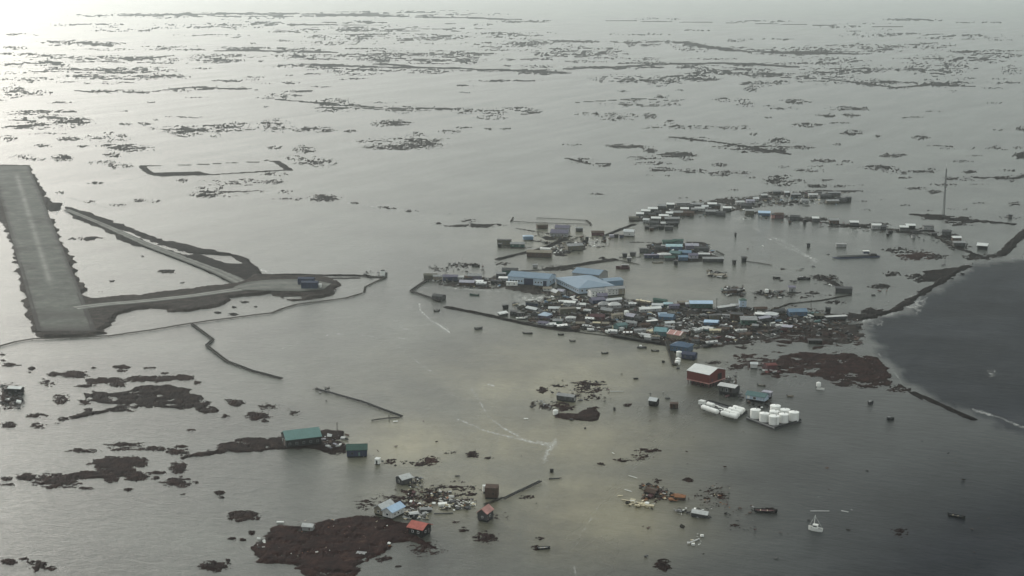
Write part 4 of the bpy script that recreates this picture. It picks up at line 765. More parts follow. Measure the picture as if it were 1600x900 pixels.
far = [(1000,339,7.5,6,3,-8,'dark grey','roof white'),(1009,334.5,9,6,3,-8,'dark grey','roof white'),(1020,331,10,6.5,3,-8,'dark grey','roof white'),(1047.5,324,8,6.5,3,-6,'dark grey','roof white'),(1069.5,331,8.5,7,3,-6,'brown','roof white'),
       (1046,338,7,6,3,-8,'dark grey','roof white'),(1037,342.5,9.5,6.5,3.2,-8,'brown','roof white'),(1025,346,9.5,6.5,3,-8,'dark grey','roof white'),(1010,348,6,5,2.6,-20,'grey','roof pale grey'),(1112.5,323.5,9.5,6.5,3,-4,'dark grey','roof white'),(1101.5,327.5,7,6,3,-8,'grey','roof pale grey'),
       (1136,330,8.5,7,3.2,-8,'dark grey','roof white'),(1034,326.5,9,6,3,-4,'dark grey','grey'),(1067,321.5,15,6,3,0,'grey','grey',1,'flat'),(1090,324,12,6,3,-4,'dark grey','grey'),(1058,337,14,7,3.2,-4,'brown','grey'),(1076,337.5,11,7,3.2,-8,'brown','brown'),(1050,346.5,15,6,3,0,'dark grey','grey'),
       (1022,352.5,9,6,2.8,-4,'dark grey','dark grey'),(1037,353.5,6,5,2.6,0,'dark grey','pale grey'),(1050,353.5,12,6,2.8,-4,'black','dark grey'),(1093,330,10,6,2.8,-4,'grey','pale grey'),(1085,331.5,7,6,2.8,0,'dark grey','grey'),(1112,335,13,7,3,-8,'dark grey','grey'),(1126,337,10,7,3,-10,'dark grey','dark grey'),(990,344,10,6,2.4,-3,'olive','olive',.8),(1028,337,7,6,3,-8,'dark grey','dark grey'),(1019,340,7,6,3,-8,'brown','dark grey'),(1121,326,6,5,2.8,-6,'brown','dark grey'),(1078,326,7,6,3,-3,'dark grey','dark grey')]
cluster(far, 'in the crowded far row', 'houses of the crowded far row')
mid = [(1171,335.5,9,7,4,-6,'olive','grey'),(1194,337.5,12,7,3,-8,'dark blue','roof pale blue',1.6),(1217,341.5,9,7,4,-6,'maroon','brown',1.4),(1209,341.5,5,5,3.4,-6,'pink','dark grey'),(1242,343.5,10,7,3,-8,'dark grey','dark grey'),(1274,346.5,6.5,6,3.4,-6,'dark grey','roof white'),(1303,350,9,6,3.6,-4,'brown','grey'),(1334,353,8.5,6,3.4,-4,'dark grey','roof white'),(1369,358.5,9,6.5,4,-6,'grey','roof white'),(1380,359.5,5,5,3,-6,'black','dark grey'),
       (1412,361,8,6,3.6,-6,'dark grey','roof white'),(1422,357,9,6,2.8,-4,'black','roof white'),(1450,359.5,10,6,3.4,-2,'grey','dark grey',.6,'flat'),(1479,368,8,8,3.6,-20,'dark grey','dark grey'),(1494,376.5,8,6,2.8,-2,'brown','roof white'),(1498,385,10.5,6,3.2,-4,'dark grey','grey'),(1156,320,9,5,2.6,4,'grey','pale grey'),(1172,318,9,5,2.6,0,'lilac','lilac'),(1181,314.5,6,5,2.6,0,'grey','roof pale grey'),(1166,325.5,12,5,2.6,0,'dark grey','dark grey'),(1193,309,7,5,2.6,8,'dark grey','pale grey'),(1213,303,9,5,2.6,4,'dark grey','grey'),(1229,305.5,5,5,3.2,0,'dark grey','roof pale grey'),(1243,308,11,6,2.6,0,'dark grey','grey'),(1270,308,10,6,2.4,0,'grey','pale grey'),(1290,309,12,6,2.6,0,'dark grey','dark grey'),(1303,306,14,5,3.2,-2,'dark grey','grey',.8),(1300,318,14,6,2.6,6,'olive','grey'),(1315,316,10,5,3,-4,'dark grey','dark grey'),(1325,315,6,5,3.6,0,'black','dark grey'),(1257,317,8,5,2.4,0,'grey','grey')]
cluster(mid, 'along the chain towards mast', 'houses of the chain towards the mast')
isl = [(1053,390,14.5,6.5,2.8,-2,'dark blue','cyan',1.6),(1040,390,8,5,2.4,-14,'dark grey','pale grey'),(1044,382.5,11,6,2.8,0,'dark green','dark green'),(1059,381,10,5,2.6,-3,'teal','dark green'),(1081,389,12,7,3,-3,'purple','lilac',1.5),(1070,400,11,7,3,-8,'dark blue','blue',1.6),(1056,401,10,7,3,-24,'dark green','teal',1.6),(1038,402.5,11,7,2.6,8,'grey','pale grey',1.2,'hip'),(1018,403.5,13,5,2.6,0,'navy','purple',.5,'flat'),(1096,393,13,6,2.8,-4,'dark grey','dark grey'),(1114,409,18,6,2.6,-3,'dark grey','grey',1.0),(1067,407,8,6,2.8,0,'dark blue','blue'),(1083,404,8,6,2.8,0,'lilac','purple'),(1100,402,10,6,2.6,-4,'dark grey','pale grey',.8),(1031,391,9,5,2.4,-4,'dark grey','dark grey'),(1006,395,8,5,3.4,-4,'dark grey','dark grey',.6,'flat'),(1046,407,9,5,2.2,0,'dark grey','dark green')]
cluster(isl, 'on the blue roofed island', 'buildings of the blue roofed island')
wrk = [(832,486,11,5.5,2.4,-24,'dark grey','roof pale grey',.8),(866,486,10,5,2.4,-20,'grey','roof pale grey',.8),(887,490,14.5,6,4.2,-8,'olive','olive',.6,'flat'),(852,498,9.5,8,3.2,-36,'purple','pale blue',2,'hip'),(892,502,8,6,2.8,-12,'grey','pale grey',1.2,'hip'),(871,506,8,5,2.6,10,'dark green','grey'),(850,509,9,5,2.4,-10,'lilac','purple',.8),(879,513,8,5,1.8,-15,'dark grey','roof white',.6,'shed'),(861,510.5,8,4,1.6,-20,'grey','roof white',.5,'shed'),(902,486,5,4,2.2,0,'grey','roof white',.6),(911,481,5,4,3,-30,'grey','roof white',.8),
       (802,493,6,4,3,-8,'black','dark grey',.3,'flat'),(813,496,6,5,3.2,-8,'black','dark grey',.3,'flat'),(786,493.5,8,4,1.8,12,'dark grey','roof white',.5,'shed'),(790,482.5,5.2,4,2.6,-8,'black','dark grey',.3,'flat'),(815,499,9,2.5,.9,-6,'white','white',.2,'flat'),(831,478,11,4,2.2,-14,'navy','dark grey',.6),(890,477,10,5,2.0,-6,'grey','roof white',.8,'shed'),(879,474.5,7,4,2,-20,'grey','roof white',.5),(868,461.5,8,6,3,-35,'tan','pale grey',1.6),(877,460,7,5,2.8,-40,'grey','lilac',1.4),(856,455,8,5,2.2,-20,'pale grey','tan',1.0),
       (959,473,14.5,5,2.6,-2,'grey','roof pale grey',.8),(933,474,13,9,3.2,20,'navy','purple',1.6),(941,467,9,7,3,-16,'purple','purple',1.5),(960,482,11,7,2.8,-6,'grey','pale grey',2.0,'hip'),(943,480,9,7,2.8,10,'grey','grey',2.0,'hip'),(948,489,10,6,2.8,-6,'olive','grey',1.4),(965,499,9.5,6,3.8,-4,'tan','tan',.9),(987,499.5,9,6.5,3,-36,'dark grey','lilac',1.5),(998,502,5,6,3,-36,'dark grey','dark grey',1.2),(934,500,12,7,2.8,-4,'maroon','maroon',1.6),(925,497,7,5,2.4,-16,'brown','brown',1),(969,514,12,5.5,2.6,28,'teal','teal',1.4),(986,509,9,5,2.4,-4,'grey','grey',1),(1016,488,19,6,3,-9,'grey','roof white',1.2),(1019,506.5,9,4.5,2.6,-4,'dark grey','roof white',.3,'flat'),(1028,480.5,10,5,2.4,-2,'dark blue','roof pale grey',.9),(1044,480,8,5,2.6,-2,'dark green','cyan',1.0),(1031,474,12,5,2.6,0,'dark green','dark green',1.0),(1043,500,12,8,3,-14,'dark blue','blue',1.7),(1035,496,7,5,2.6,20,'blue','pale blue',1.2),(1046,509,8,5,2.4,-8,'grey','roof pale grey',.8),(957,521,7,4,1.6,-6,'dark grey','roof white',.4,'shed'),(981,523,7,3.5,1.4,-20,'brown','roof white',.4,'shed'),(1005,474,13,4,1.6,-6,'tan','bare wood',.4,'flat'),(988,478,6,4,2,-10,'grey','roof white',.5),(1000,520,10,5,2,-8,'grey','grey',.8),(1009,528,8,4,2,-12,'pale grey','pale grey',.8),(1012,533,5,4,3,0,'grey','pale grey',.5),(1023,530,7,4,2,-6,'grey','tan',.6),(1046,515,8,4,2,-4,'grey','grey',.6),(1009,512,6,5,2.4,-20,'brown','brown',.9),(1072,523,7,4,2.6,-30,'brown','grey',.8),(918,489,6,4,2,-30,'grey','pale grey',.6),(907,509,7,4,2,10,'brown','tan',.7),(917,512.5,7,4,1.6,-10,'dark grey','pale grey',.6),(932,509,6,4,2,10,'dark grey','bare wood',.5),(947,510,6,4,2.4,-10,'brown','tan',.8),(921,502,7,4,2,-20,'black','roof white',.5,'shed')]
cluster(wrk, 'in the wrecked left quarter', 'houses and huts of the wrecked quarter', tilt=6)
wr2 = [(1077,479.5,6,5,2.6,0,'purple','roof pale grey',.9),(1066,476.5,8,5,2.4,-2,'brown','tan',.8),(1053,482.5,9,6,3,-4,'purple','purple',1),(1112,508.5,12,6,2.8,-4,'dark blue','roof pale blue',1.3),(1117,499,10,6,4,-2,'olive','dark grey',.4,'flat'),(1150,499,11,6,4.4,-10,'brown','dark grey',.4,'flat'),(1135,498,7,4,3,0,'grey','grey',.6),(1100,498,9,4,2,-3,'black','dark grey',.6),(1135,485,16,5,2.8,0,'dark grey','pale grey',1),(1148,482,7,5,3,-4,'lilac','grey',1),(1107,517,10,7,2,-28,'teal','pale grey',1),(1118,520,9,5,1.8,-20,'tan','bare wood',.6),(1090,519,8,5,1.8,20,'grey','pale grey',.8),(1205,497,11,8,3,-6,'lilac','roof pale grey',1.6,'hip'),(1194,502,10,6,2.6,-3,'dark grey','lilac',1),(1279,498,8,6,2.8,-6,'black','olive',1),(1293,490,4.5,4.5,4.4,0,'black','dark grey',.6),(1306,499,19,4,2.2,-4,'dark grey','pale grey',.4,'flat'),(1188,486.5,11,6,2.6,0,'olive','brown',1),(1221,513,10,5,2,-6,'grey','pale grey',.8),(1232,515,9,6,2,-20,'brown','lilac',.8),(1217,491,10,6,2.6,-4,'dark grey','dark grey',1.1),(1131,518,9,5,2,-6,'brown','brown',.9),(1159,520,8,4,1.6,-8,'grey','pale grey',.6),(1180,513,5,4,2.4,0,'dark grey','grey',.8),(1105,489,8,4,1.6,-3,'black','dark grey',.4),(1270,492,9,3,1.6,-4,'dark green','teal',.4),(1112,538,9,5,1.4,-10,'grey','pale grey',.6),(1141,531,7,4,1.4,-20,'brown','pale grey',.5),(1087,537,6,4,2,-30,'dark grey','dark grey',.7),(1187,496,8,6,3,-4,'dark grey','roof white',.5,'shed')]
cluster(wr2, 'in the wrecked right quarter', 'houses and huts of the right wrecked quarter', tilt=6)
wst = [(673,436,11,6,3,-4,'olive','olive',1),(684,437.5,7,5,2.8,-4,'tan','grey',.8),(704,438.5,12,6,3.2,-4,'navy','purple',1.1),(718,438,7,5,2.4,0,'grey','pale grey',.8),(731,438,8,5,2.2,-4,'dark grey','brown',.8),(742,437.5,11,6.5,3.4,-3,'purple','grey',1.3),(748,443.5,7,4,1.6,-6,'grey','roof white',.4,'shed'),(730,445,12,7,2,-8,'brown','lilac',1.2),(752,446,8,4,1.4,-6,'grey','roof pale grey',.4,'shed'),(783,434,8,5,3.2,-5,'dark grey','grey',.8),(789,439,10,4,2,-6,'grey','roof white',.5,'shed'),(776,443,9,5,1.8,-8,'black','dark grey',.6),(686,468,9,6,2.4,-30,'dark grey','dark grey',1.2),(797,429,13,7,3.6,-6,'dark green','dark grey',1.4),(800,447,9,2.8,2.8,-6,'white','roof white',.2,'flat'),(836,418.5,4,3,2,0,'grey','grey',.5)]
cluster(wst, 'on the low western arm', 'houses of the western arm')
shd = [(781,386.5,3,3,2.6,0,'black','dark grey',.3,'flat'),(917,377,3,3,3.4,0,'black','dark grey',.3,'flat'),(944,374,2.6,2.6,2.4,0,'black','dark grey',.3,'flat'),(945,379,2.6,2.6,2.6,0,'brown','dark grey',.3,'flat'),(963,371.5,4,3,2.6,0,'black','black',.3,'flat'),(971,372,4,3,2.4,0,'navy','dark grey',.3,'flat'),(976,402,4,3.4,2.8,0,'black','dark grey',.4,'flat'),(989,400,5,3.4,2.6,-10,'dark grey','dark grey',.3,'flat'),(983,408,3.6,3,2.4,0,'dark grey','grey',.3,'flat'),(1056,414,3.4,3,3,0,'black','dark grey',.3,'flat'),(1147,413,3,3,2.8,0,'black','black',.3,'flat'),(1012,357.5,6,4,2,0,'black','dark grey',.4,'flat'),(1022,357.5,8,4,2,0,'dark grey','dark grey',.4,'flat'),(1033,358,5,4,2.4,0,'black','black',.3,'flat'),(1018,360.5,4,3,2.4,0,'brown','dark grey',.3,'flat'),(1045,359.5,8,5,3.2,-4,'dark grey','dark grey',.4,'flat'),(1257,350,3,2.6,3.8,0,'black','dark grey',.3,'flat'),(1391,365.5,4,3,2.6,0,'black','black',.3,'flat'),(1234,349,2.6,2.6,2.2,0,'brown','black',.3,'flat'),(1387,369.5,2.6,2.6,2,0,'black','black',.3,'flat'),(1427,373,3,3,3,0,'grey','dark grey',.3,'flat'),(1263,387,3,2,3.2,0,'dark grey','black',.3,'flat'),(1149,370.5,1.8,1.6,3.4,0,'black','black',.3,'flat'),(1578,341,4,3,3,0,'dark grey','dark grey',.3,'flat'),(1459,368.5,5,4,2.2,0,'black','dark grey',.3,'flat'),(1430,365,5,4,2.2,0,'dark grey','black',.3,'flat')]
cluster(shd, 'standing in the lagoon flood', 'small sheds standing in the flood', 'shed', 'shed', windows=False)
# ------------------------------------------------------------------ fuel tanks
def platform(label, corners, z=1.0):
    P = [at(*c)[:2] for c in corners]; cx, cy = sum(p[0] for p in P) / 4, sum(p[1] for p in P) / 4
    o = thing('tank_platform', (cx, cy, 0), 0, label, 'platform'); Q_ = [(p[0] - cx, p[1] - cy) for p in P]
    d = MB(); d.hexa([*[(x, y, -1) for x, y in Q_], *[(x, y, z) for x, y in Q_]]); d.build('deck', M['dark grey'], o)
    for i in range(4):
        a, c = Q_[i], Q_[(i + 1) % 4]; k = MB(); k.bar((a[0] * .985, a[1] * .985, z + .003), (c[0] * .985, c[1] * .985, z + .003), .35, .55); k.build('kerb', M['grey' if i == 0 else 'black'], o)
    return o
platform('dark rectangular platform carrying the eight upright white tanks', [(1166, 655.5), (1210, 672.5), (1252, 659), (1206, 645.5)])
platform('dark rectangular platform carrying the rows of lying white tanks', [(1093, 636.5), (1150, 655), (1168, 645.5), (1108, 628)], .8)
GV = 'upright white fuel tanks'
for (x, y, r, h, lab) in [(1180, 655, 2.95, 4.7, 'leftmost upright white fuel tank at the left corner of its platform'), (1194, 660.5, 2.8, 4.6, 'upright white fuel tank second along the front edge of its platform'), (1209, 665, 2.9, 4.6, 'upright white fuel tank nearest the front corner of its platform'),
                          (1224, 662, 2.8, 4.6, 'upright white fuel tank right of the one at the front corner'), (1240, 659, 3.0, 4.7, 'rightmost upright white fuel tank on its platform'), (1209.5, 657, 2.8, 4.5, 'upright white fuel tank in the middle, hidden by the front corner one'),
                          (1211, 650.5, 3.0, 5.4, 'tallest looking upright white fuel tank at the back of the platform'), (1226, 654.5, 2.9, 4.6, 'upright white fuel tank at the back right, between tallest and rightmost')]:
    X, Y, _ = at(x, y); o = thing('fuel_tank', (X, Y, 1.0), R_(rng.uniform(0, 90)), lab, 'fuel tank', GV)
    s_ = MB(); s_.lathe([(r * .99, .004), (r, .15), (r, h * .33), (r * .996, h * .335), (r, h * .34), (r, h * .66), (r * .996, h * .665), (r, h * .67), (r, h)], 28); s_.build('shell', M['tank white'], o)
    t_ = MB(); t_.lathe([(r * 1.015, h + .004), (r * 1.015, h + .1), (r * .7, h + .25), (r * .25, h + .38), (.001, h + .4)], 28); t_.build('tank_roof', M['tank white'], o)
    h_ = MB(); h_.lathe([(.35, h + .33), (.35, h + .62), (.001, h + .63)], 10, r * .45, 0); h_.build('hatch', M['grey'], o)
    l_ = MB()
    for s in (-1, 1): l_.stick((s * .25, -r - .15, .1), (s * .25, -r - .15, h + .6), .045)
    for i in range(int(h / .4)): l_.stick((-.25, -r - .15, .3 + .4 * i), (.25, -r - .15, .3 + .4 * i), .03)
    l_.build('ladder', M['grey'], o)
GH = 'lying white fuel tanks'
for (a, c, r, lab) in [((1097, 636), (1122, 644.5), 1.45, 'long lying white fuel tank at the front left of its platform'), ((1105, 630.5), (1116, 634), 1.3, 'short lying white fuel tank at the back left of its platform'), ((1127, 645.5), (1152, 652), 1.45, 'long lying white fuel tank at the front right of its platform'),
                       ((1132, 641.5), (1155, 648.5), 1.4, 'lying white fuel tank second from the front right'), ((1139, 639), (1160, 645), 1.4, 'lying white fuel tank third from the front right'), ((1146, 636.5), (1163, 641.5), 1.4, 'rearmost lying white fuel tank at the right end')]:
    A, B = at(*a, 2.3), at(*c, 2.3); L = math.hypot(B[0] - A[0], B[1] - A[1]); o = thing('fuel_tank', ((A[0] + B[0]) / 2, (A[1] + B[1]) / 2, .8), math.atan2(B[1] - A[1], B[0] - A[0]), lab, 'fuel tank', GH)
    prof = [(.001, -L / 2), (r * .55, -L / 2 + .08), (r * .88, -L / 2 + .3), (r, -L / 2 + .7), (r, -.05), (r * 1.02, 0), (r, .05), (r, L / 2 - .7), (r * .88, L / 2 - .3), (r * .55, L / 2 - .08), (.001, L / 2)]
    s_ = MB(); s_.lathe(prof, 20); s_.v = [(z, x, y + r + .25) for x, y, z in s_.v]; s_.build('shell', M['tank white'], o)
    for q in (-.3, .3):
        d_ = MB(); d_.box(L * q - .2, L * q + .2, -r * .8, r * .8, .01, .55); d_.build('saddle', M['dark grey'], o)
    h_ = MB(); h_.lathe([(.3, 2 * r + .2), (.3, 2 * r + .55), (.001, 2 * r + .56)], 8); h_.build('hatch', M['grey'], o)
house(1097, 633.5, 3.6, 3, 2.0, -40, 'white', 'roof white', .2, 'flat', base=.805, name='pump_box', cat='box', found=False, ov=.05, label='white pump box at the left tip of the lying tanks')
GP = 'loose white pipes between the lying tanks'
for i in range(5):
    x, y = 1118 + i * 3.2, 636 + i * 1.4; A = at(x, y); p_ = MB(); L = rng.uniform(4, 6.5); p_.stick((-L / 2, 0, 1.0), (L / 2, 0, 1.05), .28, 6); o = p_.build('pipe', M['white']); o.location = (A[0], A[1], .1); o.rotation_euler = (0, 0, R_(-40 + rng.uniform(-25, 25))); tag(o, 'loose white pipe lying between the two groups of lying tanks', 'pipe', GP)
def drum_tank(x, y, r, h, label, z=.6, top='white', rz=0):
    X, Y, _ = at(x, y); o = thing('storage_tank', (X, Y, z), rz, label, 'tank')
    s_ = MB(); s_.lathe([(r * .98, -z - .5), (r, .1), (r, h)], 18); s_.build('shell', M['tank white'], o)
    t_ = MB(); t_.lathe([(r * 1.02, h + .004), (r * .98, h + .12), (r * .5, h + .5), (.001, h + .62)], 18); t_.build('tank_roof', M[top], o)
drum_tank(1061, 557, 1.9, 2.6, 'upper white round tank at the foot of the twin boardwalk'); drum_tank(1059.5, 565, 1.7, 1.5, 'middle white round tank at the foot of the twin boardwalk'); drum_tank(1058.5, 569, 1.7, 1.5, 'lowest white round tank at the foot of the twin boardwalk')
drum_tank(979, 493, 1.9, 2.8, 'small white round tank among grey roofs in the wrecked quarter'); drum_tank(598, 430.5, 2.2, 3.0, 'white round tank with a dark top at the tip of the apron spit', 1.4, 'black')
drum_tank(1135.5, 484, 1.2, 1.6, 'tiny white tank on the lagoon shore below the tall narrow house'); drum_tank(1198, 457.5, 1.6, 2.0, 'white round tank on the wreck heap in the lagoon'); drum_tank(868, 647.5, 1.5, 1.8, 'white round tank on the dark islet below the long grey cabin'); drum_tank(1279, 603.5, 1.4, 1.6, 'white round tank adrift below the brown marsh at right')

# ------------------------------------------------------------------ radio mast
X, Y, _ = at(1474, 341); o = thing('radio_mast', (X, Y, .4), R_(20), 'tall slender lattice radio mast standing on the marsh at right', 'radio mast')
HT, r0, r1 = 51.0, 1.25, .55
def leg_pt(k, z): r = r0 + (r1 - r0) * z / HT; a = 2 * math.pi * k / 3; return (r * math.cos(a), r * math.sin(a), z)
for k in range(3):
    m_ = MB(); m_.stick(leg_pt(k, -1), leg_pt(k, HT), .17, 5); m_.build('leg', M['dark grey'], o)
m_ = MB(); nseg = 26
for i in range(nseg):
    z0_, z1_ = HT * i / nseg, HT * (i + 1) / nseg
    for k in range(3): m_.stick(leg_pt(k, z0_), leg_pt((k + 1) % 3, z1_), .085, 3); m_.stick(leg_pt(k, z1_), leg_pt((k + 1) % 3, z1_), .085, 3)
tag(m_.build('lattice_bracing', M['dark grey'], o), kind='stuff')
m_ = MB(); m_.stick((0, 0, HT), (0, 0, HT + 5), .09); m_.build('antenna', M['grey'], o)
for z_ in (30, 41):
    m_ = MB(); m_.lathe([(.001, 0), (.6, .05), (.9, .3)], 12); m_.v = [(x + 1.0, z + .2, y + z_) for x, y, z in m_.v]; m_.build('dish', M['pale grey'], o)
m_ = MB(); m_.box(-1.9, 1.9, -1.9, 1.9, -1.2, -.02); m_.build('footing', M['dark grey'], o)

# ------------------------------------------------------------------ utility poles
for (x, y, h, lab) in [(756, 441, 11, 'utility pole on the western arm, right of its last grey house'), (1267, 486, 9, 'utility pole in the shallows above the long blue roofed house'), (1120, 484, 9, 'utility pole behind the long pale blue roof on the lagoon shore'), (1160, 458, 7, 'thin pole beside the wreck heap in the lagoon'), (861, 445, 9, 'utility pole at the right corner of the long school hall'), (912, 379, 8, 'utility pole in the water right of the grey olive building'), (1209, 497, 8, 'utility pole before the pale lilac hipped roof'), (527, 676, 6, 'thin pole on the spit right of the green roofed hall'), (608, 660, 4.5, 'short post on the slanting boardwalk above the green roofed hall'), (1016, 626, 5, 'leaning mast above the small black cabin')]:
    X, Y, _ = at(x, y); o = thing('utility_pole', (X, Y, 0), R_(rng.uniform(0, 180)), lab, 'utility pole')
    m_ = MB(); m_.stick((0, 0, -1), (rng.uniform(-.3, .3), 0, h), .17, 6); m_.build('pole', M['weathered wood'], o)
    m_ = MB(); m_.box(-1.1, 1.1, -.07, .07, h - .8, h - .6); m_.build('crossarm', M['weathered wood'], o)

# ------------------------------------------------------------------ boats
def boat(x, y, L, W, H, rot, hull, label, cabin=None, mast=0, name='boat', cat='boat', tilt=0, inner='grey', group=None):
    X, Y, _ = at(x, y); o = thing(name, (X, Y, 0), R_(rot), label, cat, group); o.rotation_euler = (R_(tilt), 0, R_(rot))
    m_ = MB(); st = [(-.5, .72, .85), (-.3, .95, .88), (0, 1, .92), (.25, .82, 1.0), (.42, .38, 1.15), (.5, .02, 1.3)]; sec = []
    for t, w, h in st:
        w *= W / 2; h *= H; sec.append([(t * L, -w, h), (t * L * .98, -w * .8, -.1), (t * L * .96, 0, -.35), (t * L * .98, w * .8, -.1), (t * L, w, h)])
    for a, c in zip(sec, sec[1:]):
        for i in range(4): m_.quad(a[i], a[i + 1], c[i + 1], c[i])
    m_.poly(sec[0][::-1]); m_.build('hull', M[hull], o)
    d_ = MB()
    for a, c in zip(sec, sec[1:]): d_.quad((a[0][0], a[0][1] * .93, a[0][2] - .3 * H), (c[0][0], c[0][1] * .93, c[0][2] - .3 * H), (c[4][0], c[4][1] * .93, c[4][2] - .3 * H), (a[4][0], a[4][1] * .93, a[4][2] - .3 * H))
    d_.build('deck', M[inner], o)
    if cabin:
        lx, wx, hx, col, x0 = cabin; m_ = MB(); m_.hexa([(x0 - lx / 2, -wx / 2, H * .62), (x0 + lx / 2, -wx / 2, H * .62), (x0 + lx / 2, wx / 2, H * .62), (x0 - lx / 2, wx / 2, H * .62), (x0 - lx / 2, -wx * .44, H * .6 + hx), (x0 + lx * .36, -wx * .44, H * .6 + hx), (x0 + lx * .36, wx * .44, H * .6 + hx), (x0 - lx / 2, wx * .44, H * .6 + hx)])
        cb = m_.build('cabin', M[col], o); m_ = MB(); m_.box(x0 - lx * .4, x0 + lx * .3, -wx * .48, wx * .48, H * .6 + hx * .55, H * .6 + hx * .8); m_.build('window', M['glass'], cb)
        m_ = MB(); m_.box(x0 - lx * .56, x0 + lx * .42, -wx * .5, wx * .5, H * .6 + hx + .005, H * .6 + hx + .14); m_.build('cabin_roof', M['white' if col == 'white' else 'grey'], cb)
    else:
        for t in (-.25, .05):
            m_ = MB(); m_.box(t * L - .15, t * L + .15, -W * .42, W * .42, H * .58, H * .66); m_.build('thwart', M['bare wood'], o)
        m_ = MB(); m_.box(-L * .5 - .35, -L * .5 + .02, -.2, .2, .2, H + .55); m_.build('outboard_motor', M['black'], o)
    if mast:
        m_ = MB(); m_.stick((L * .12, 0, H), (L * .05, 0, mast), .16, 6); m_.stick((L * .07, -W * .3, mast * .75), (L * .07, W * .3, mast * .75), .07); m_.stick((L * .06, 0, mast * .95), (L * .45, 0, H * 1.2), .05, 3); m_.stick((L * .06, 0, mast * .95), (-L * .48, 0, H), .05, 3); m_.build('mast', M['white'], o)
    return o
boat(1274, 829, 6.6, 2.6, 1.6, 152, 'white', 'white fishing boat with a tall white mast alone in dark water', (2.4, 1.9, 1.9, 'white', .2), 7.4, 'fishing_boat', 'fishing boat')
boat(973, 420, 12, 5, 2.0, 176, 'maroon', 'red brown boat with a cabin off the tip of the dark bank', (6.5, 3.6, 2.4, 'maroon', -1.5), 0, 'fishing_boat', 'fishing boat', inner='brown')
boat(743, 416.5, 7, 2.6, 1.7, 170, 'black', 'dark boat afloat above the western arm', None)
boat(741, 461.5, 7.5, 2.6, 1.2, 172, 'dark green', 'green skiff inside the bent western basin', None); boat(1003, 544, 6.5, 2.2, 1.1, -8, 'dark grey', 'dark skiff with a white bow cover in front of the wrecked quarter', (1.6, 1.6, 1.2, 'white', -.8)); boat(1024, 549, 5, 1.8, .9, -14, 'black', 'small black skiff left of the twin boardwalk top'); boat(945.5, 552.5, 4.5, 1.7, .8, 4, 'black', 'small black skiff alone below the wrecked quarter')
boat(895, 533.5, 4, 1.6, .8, -10, 'dark grey', 'small dark skiff under the thin half sunk boardwalk'); boat(877, 523.5, 4, 1.6, .9, 0, 'black', 'small black skiff close under the end of the near dyke'); boat(825, 521.5, 7, 2, .9, -14, 'black', 'dark half sunk boat drifting below the near dyke'); boat(748, 514.5, 6, 2.4, 1.4, 24, 'dark grey', 'dark boat drifting left of centre under the near dyke'); boat(683, 486, 5, 2.2, 1.0, 30, 'dark grey', 'dark skiff below the bent western boardwalk')
boat(1495, 808.5, 8, 2.4, 1.2, -34, 'black', 'black boat with one white edge in the dark lower right water', inner='dark grey'); boat(1282, 609, 5, 1.8, 1.2, -30, 'white', 'small white boat adrift below the brown marsh at right'); boat(1028, 411, 9.5, 2.6, 1.0, 4, 'tan', 'pale wooden boat on the near shore of the blue roofed island'); boat(1097, 499, 8, 2.4, 1.0, -4, 'black', 'black boat in the pool behind the right wrecked quarter'); boat(1214, 435.5, 6, 2.2, 1.4, -30, 'black', 'black boat nosing down in the right of the lagoon'); boat(1256, 437, 11, 3, 1.6, 2, 'black', 'long black boat on the right side of the lagoon', (3, 2, 1.4, 'dark grey', -2)); boat(1190, 338, 5, 2, 1.2, 0, 'white', 'white boat in front of the blue chain house')
boat(1197, 800.5, 10.5, 3.4, 1.4, -10, 'black', 'low brown decked dark barge in the lower right water', None, inner='maroon', name='barge', cat='barge'); boat(1235, 620, 3.8, 1.6, .9, -20, 'tan', 'small tan skiff right of the teal roofed house'); boat(1190, 603, 5.0, 1.8, .8, -30, 'olive', 'olive yellow skiff adrift above the teal roofed house'); boat(850, 857.5, 5.5, 2, .9, 8, 'black', 'black half sunk skiff low in the frame right of the brown islets'); boat(1360, 631, 3.5, 1.8, 1.6, 0, 'dark grey', 'dark skiff with a pale top in the river edge flood', (1.4, 1.4, .8, 'pale grey', 0))
boat(1391, 656.5, 4.2, 2.2, 1.5, -14, 'black', 'black skiff farthest right in the flood left of the jetty', (1.6, 1.5, .9, 'dark grey', -.6))
# long dark barge under the chain of houses
A, B = at(1300, 404), at(1373, 401); L = math.hypot(B[0] - A[0], B[1] - A[1]); o = thing('barge', ((A[0] + B[0]) / 2, (A[1] + B[1]) / 2, 0), math.atan2(B[1] - A[1], B[0] - A[0]), 'very long low dark barge lying in the lagoon with a white cabin', 'barge')
m_ = MB(); m_.hexa([(-L / 2 + 6, -2.6, -.6), (L / 2 - 1, -3, -.6), (L / 2 - 1, 3, -.6), (-L / 2 + 6, 2.6, -.6), (-L / 2, -1.2, 1.1), (L / 2, -3, 1.2), (L / 2, 3, 1.2), (-L / 2, 1.2, 1.1)]); m_.build('hull', M['navy'], o)
m_ = MB(); m_.box(-L / 2 + 4, L / 2 - 1, -1.4, 1.4, 1.203, 1.26); m_.build('deck', M['dark grey'], o)
for y_ in (-2.7, 2.7):
    m_ = MB(); m_.bar((-L / 2 + 6, y_, 1.21), (L / 2 - 1, y_, 1.21), .2, .5); m_.build('bulwark', M['black'], o)
m_ = MB(); m_.box(L / 2 - 9, L / 2 - 3, -2.3, 2.3, 1.27, 2.9); m_.build('hatch_cover', M['black'], o)

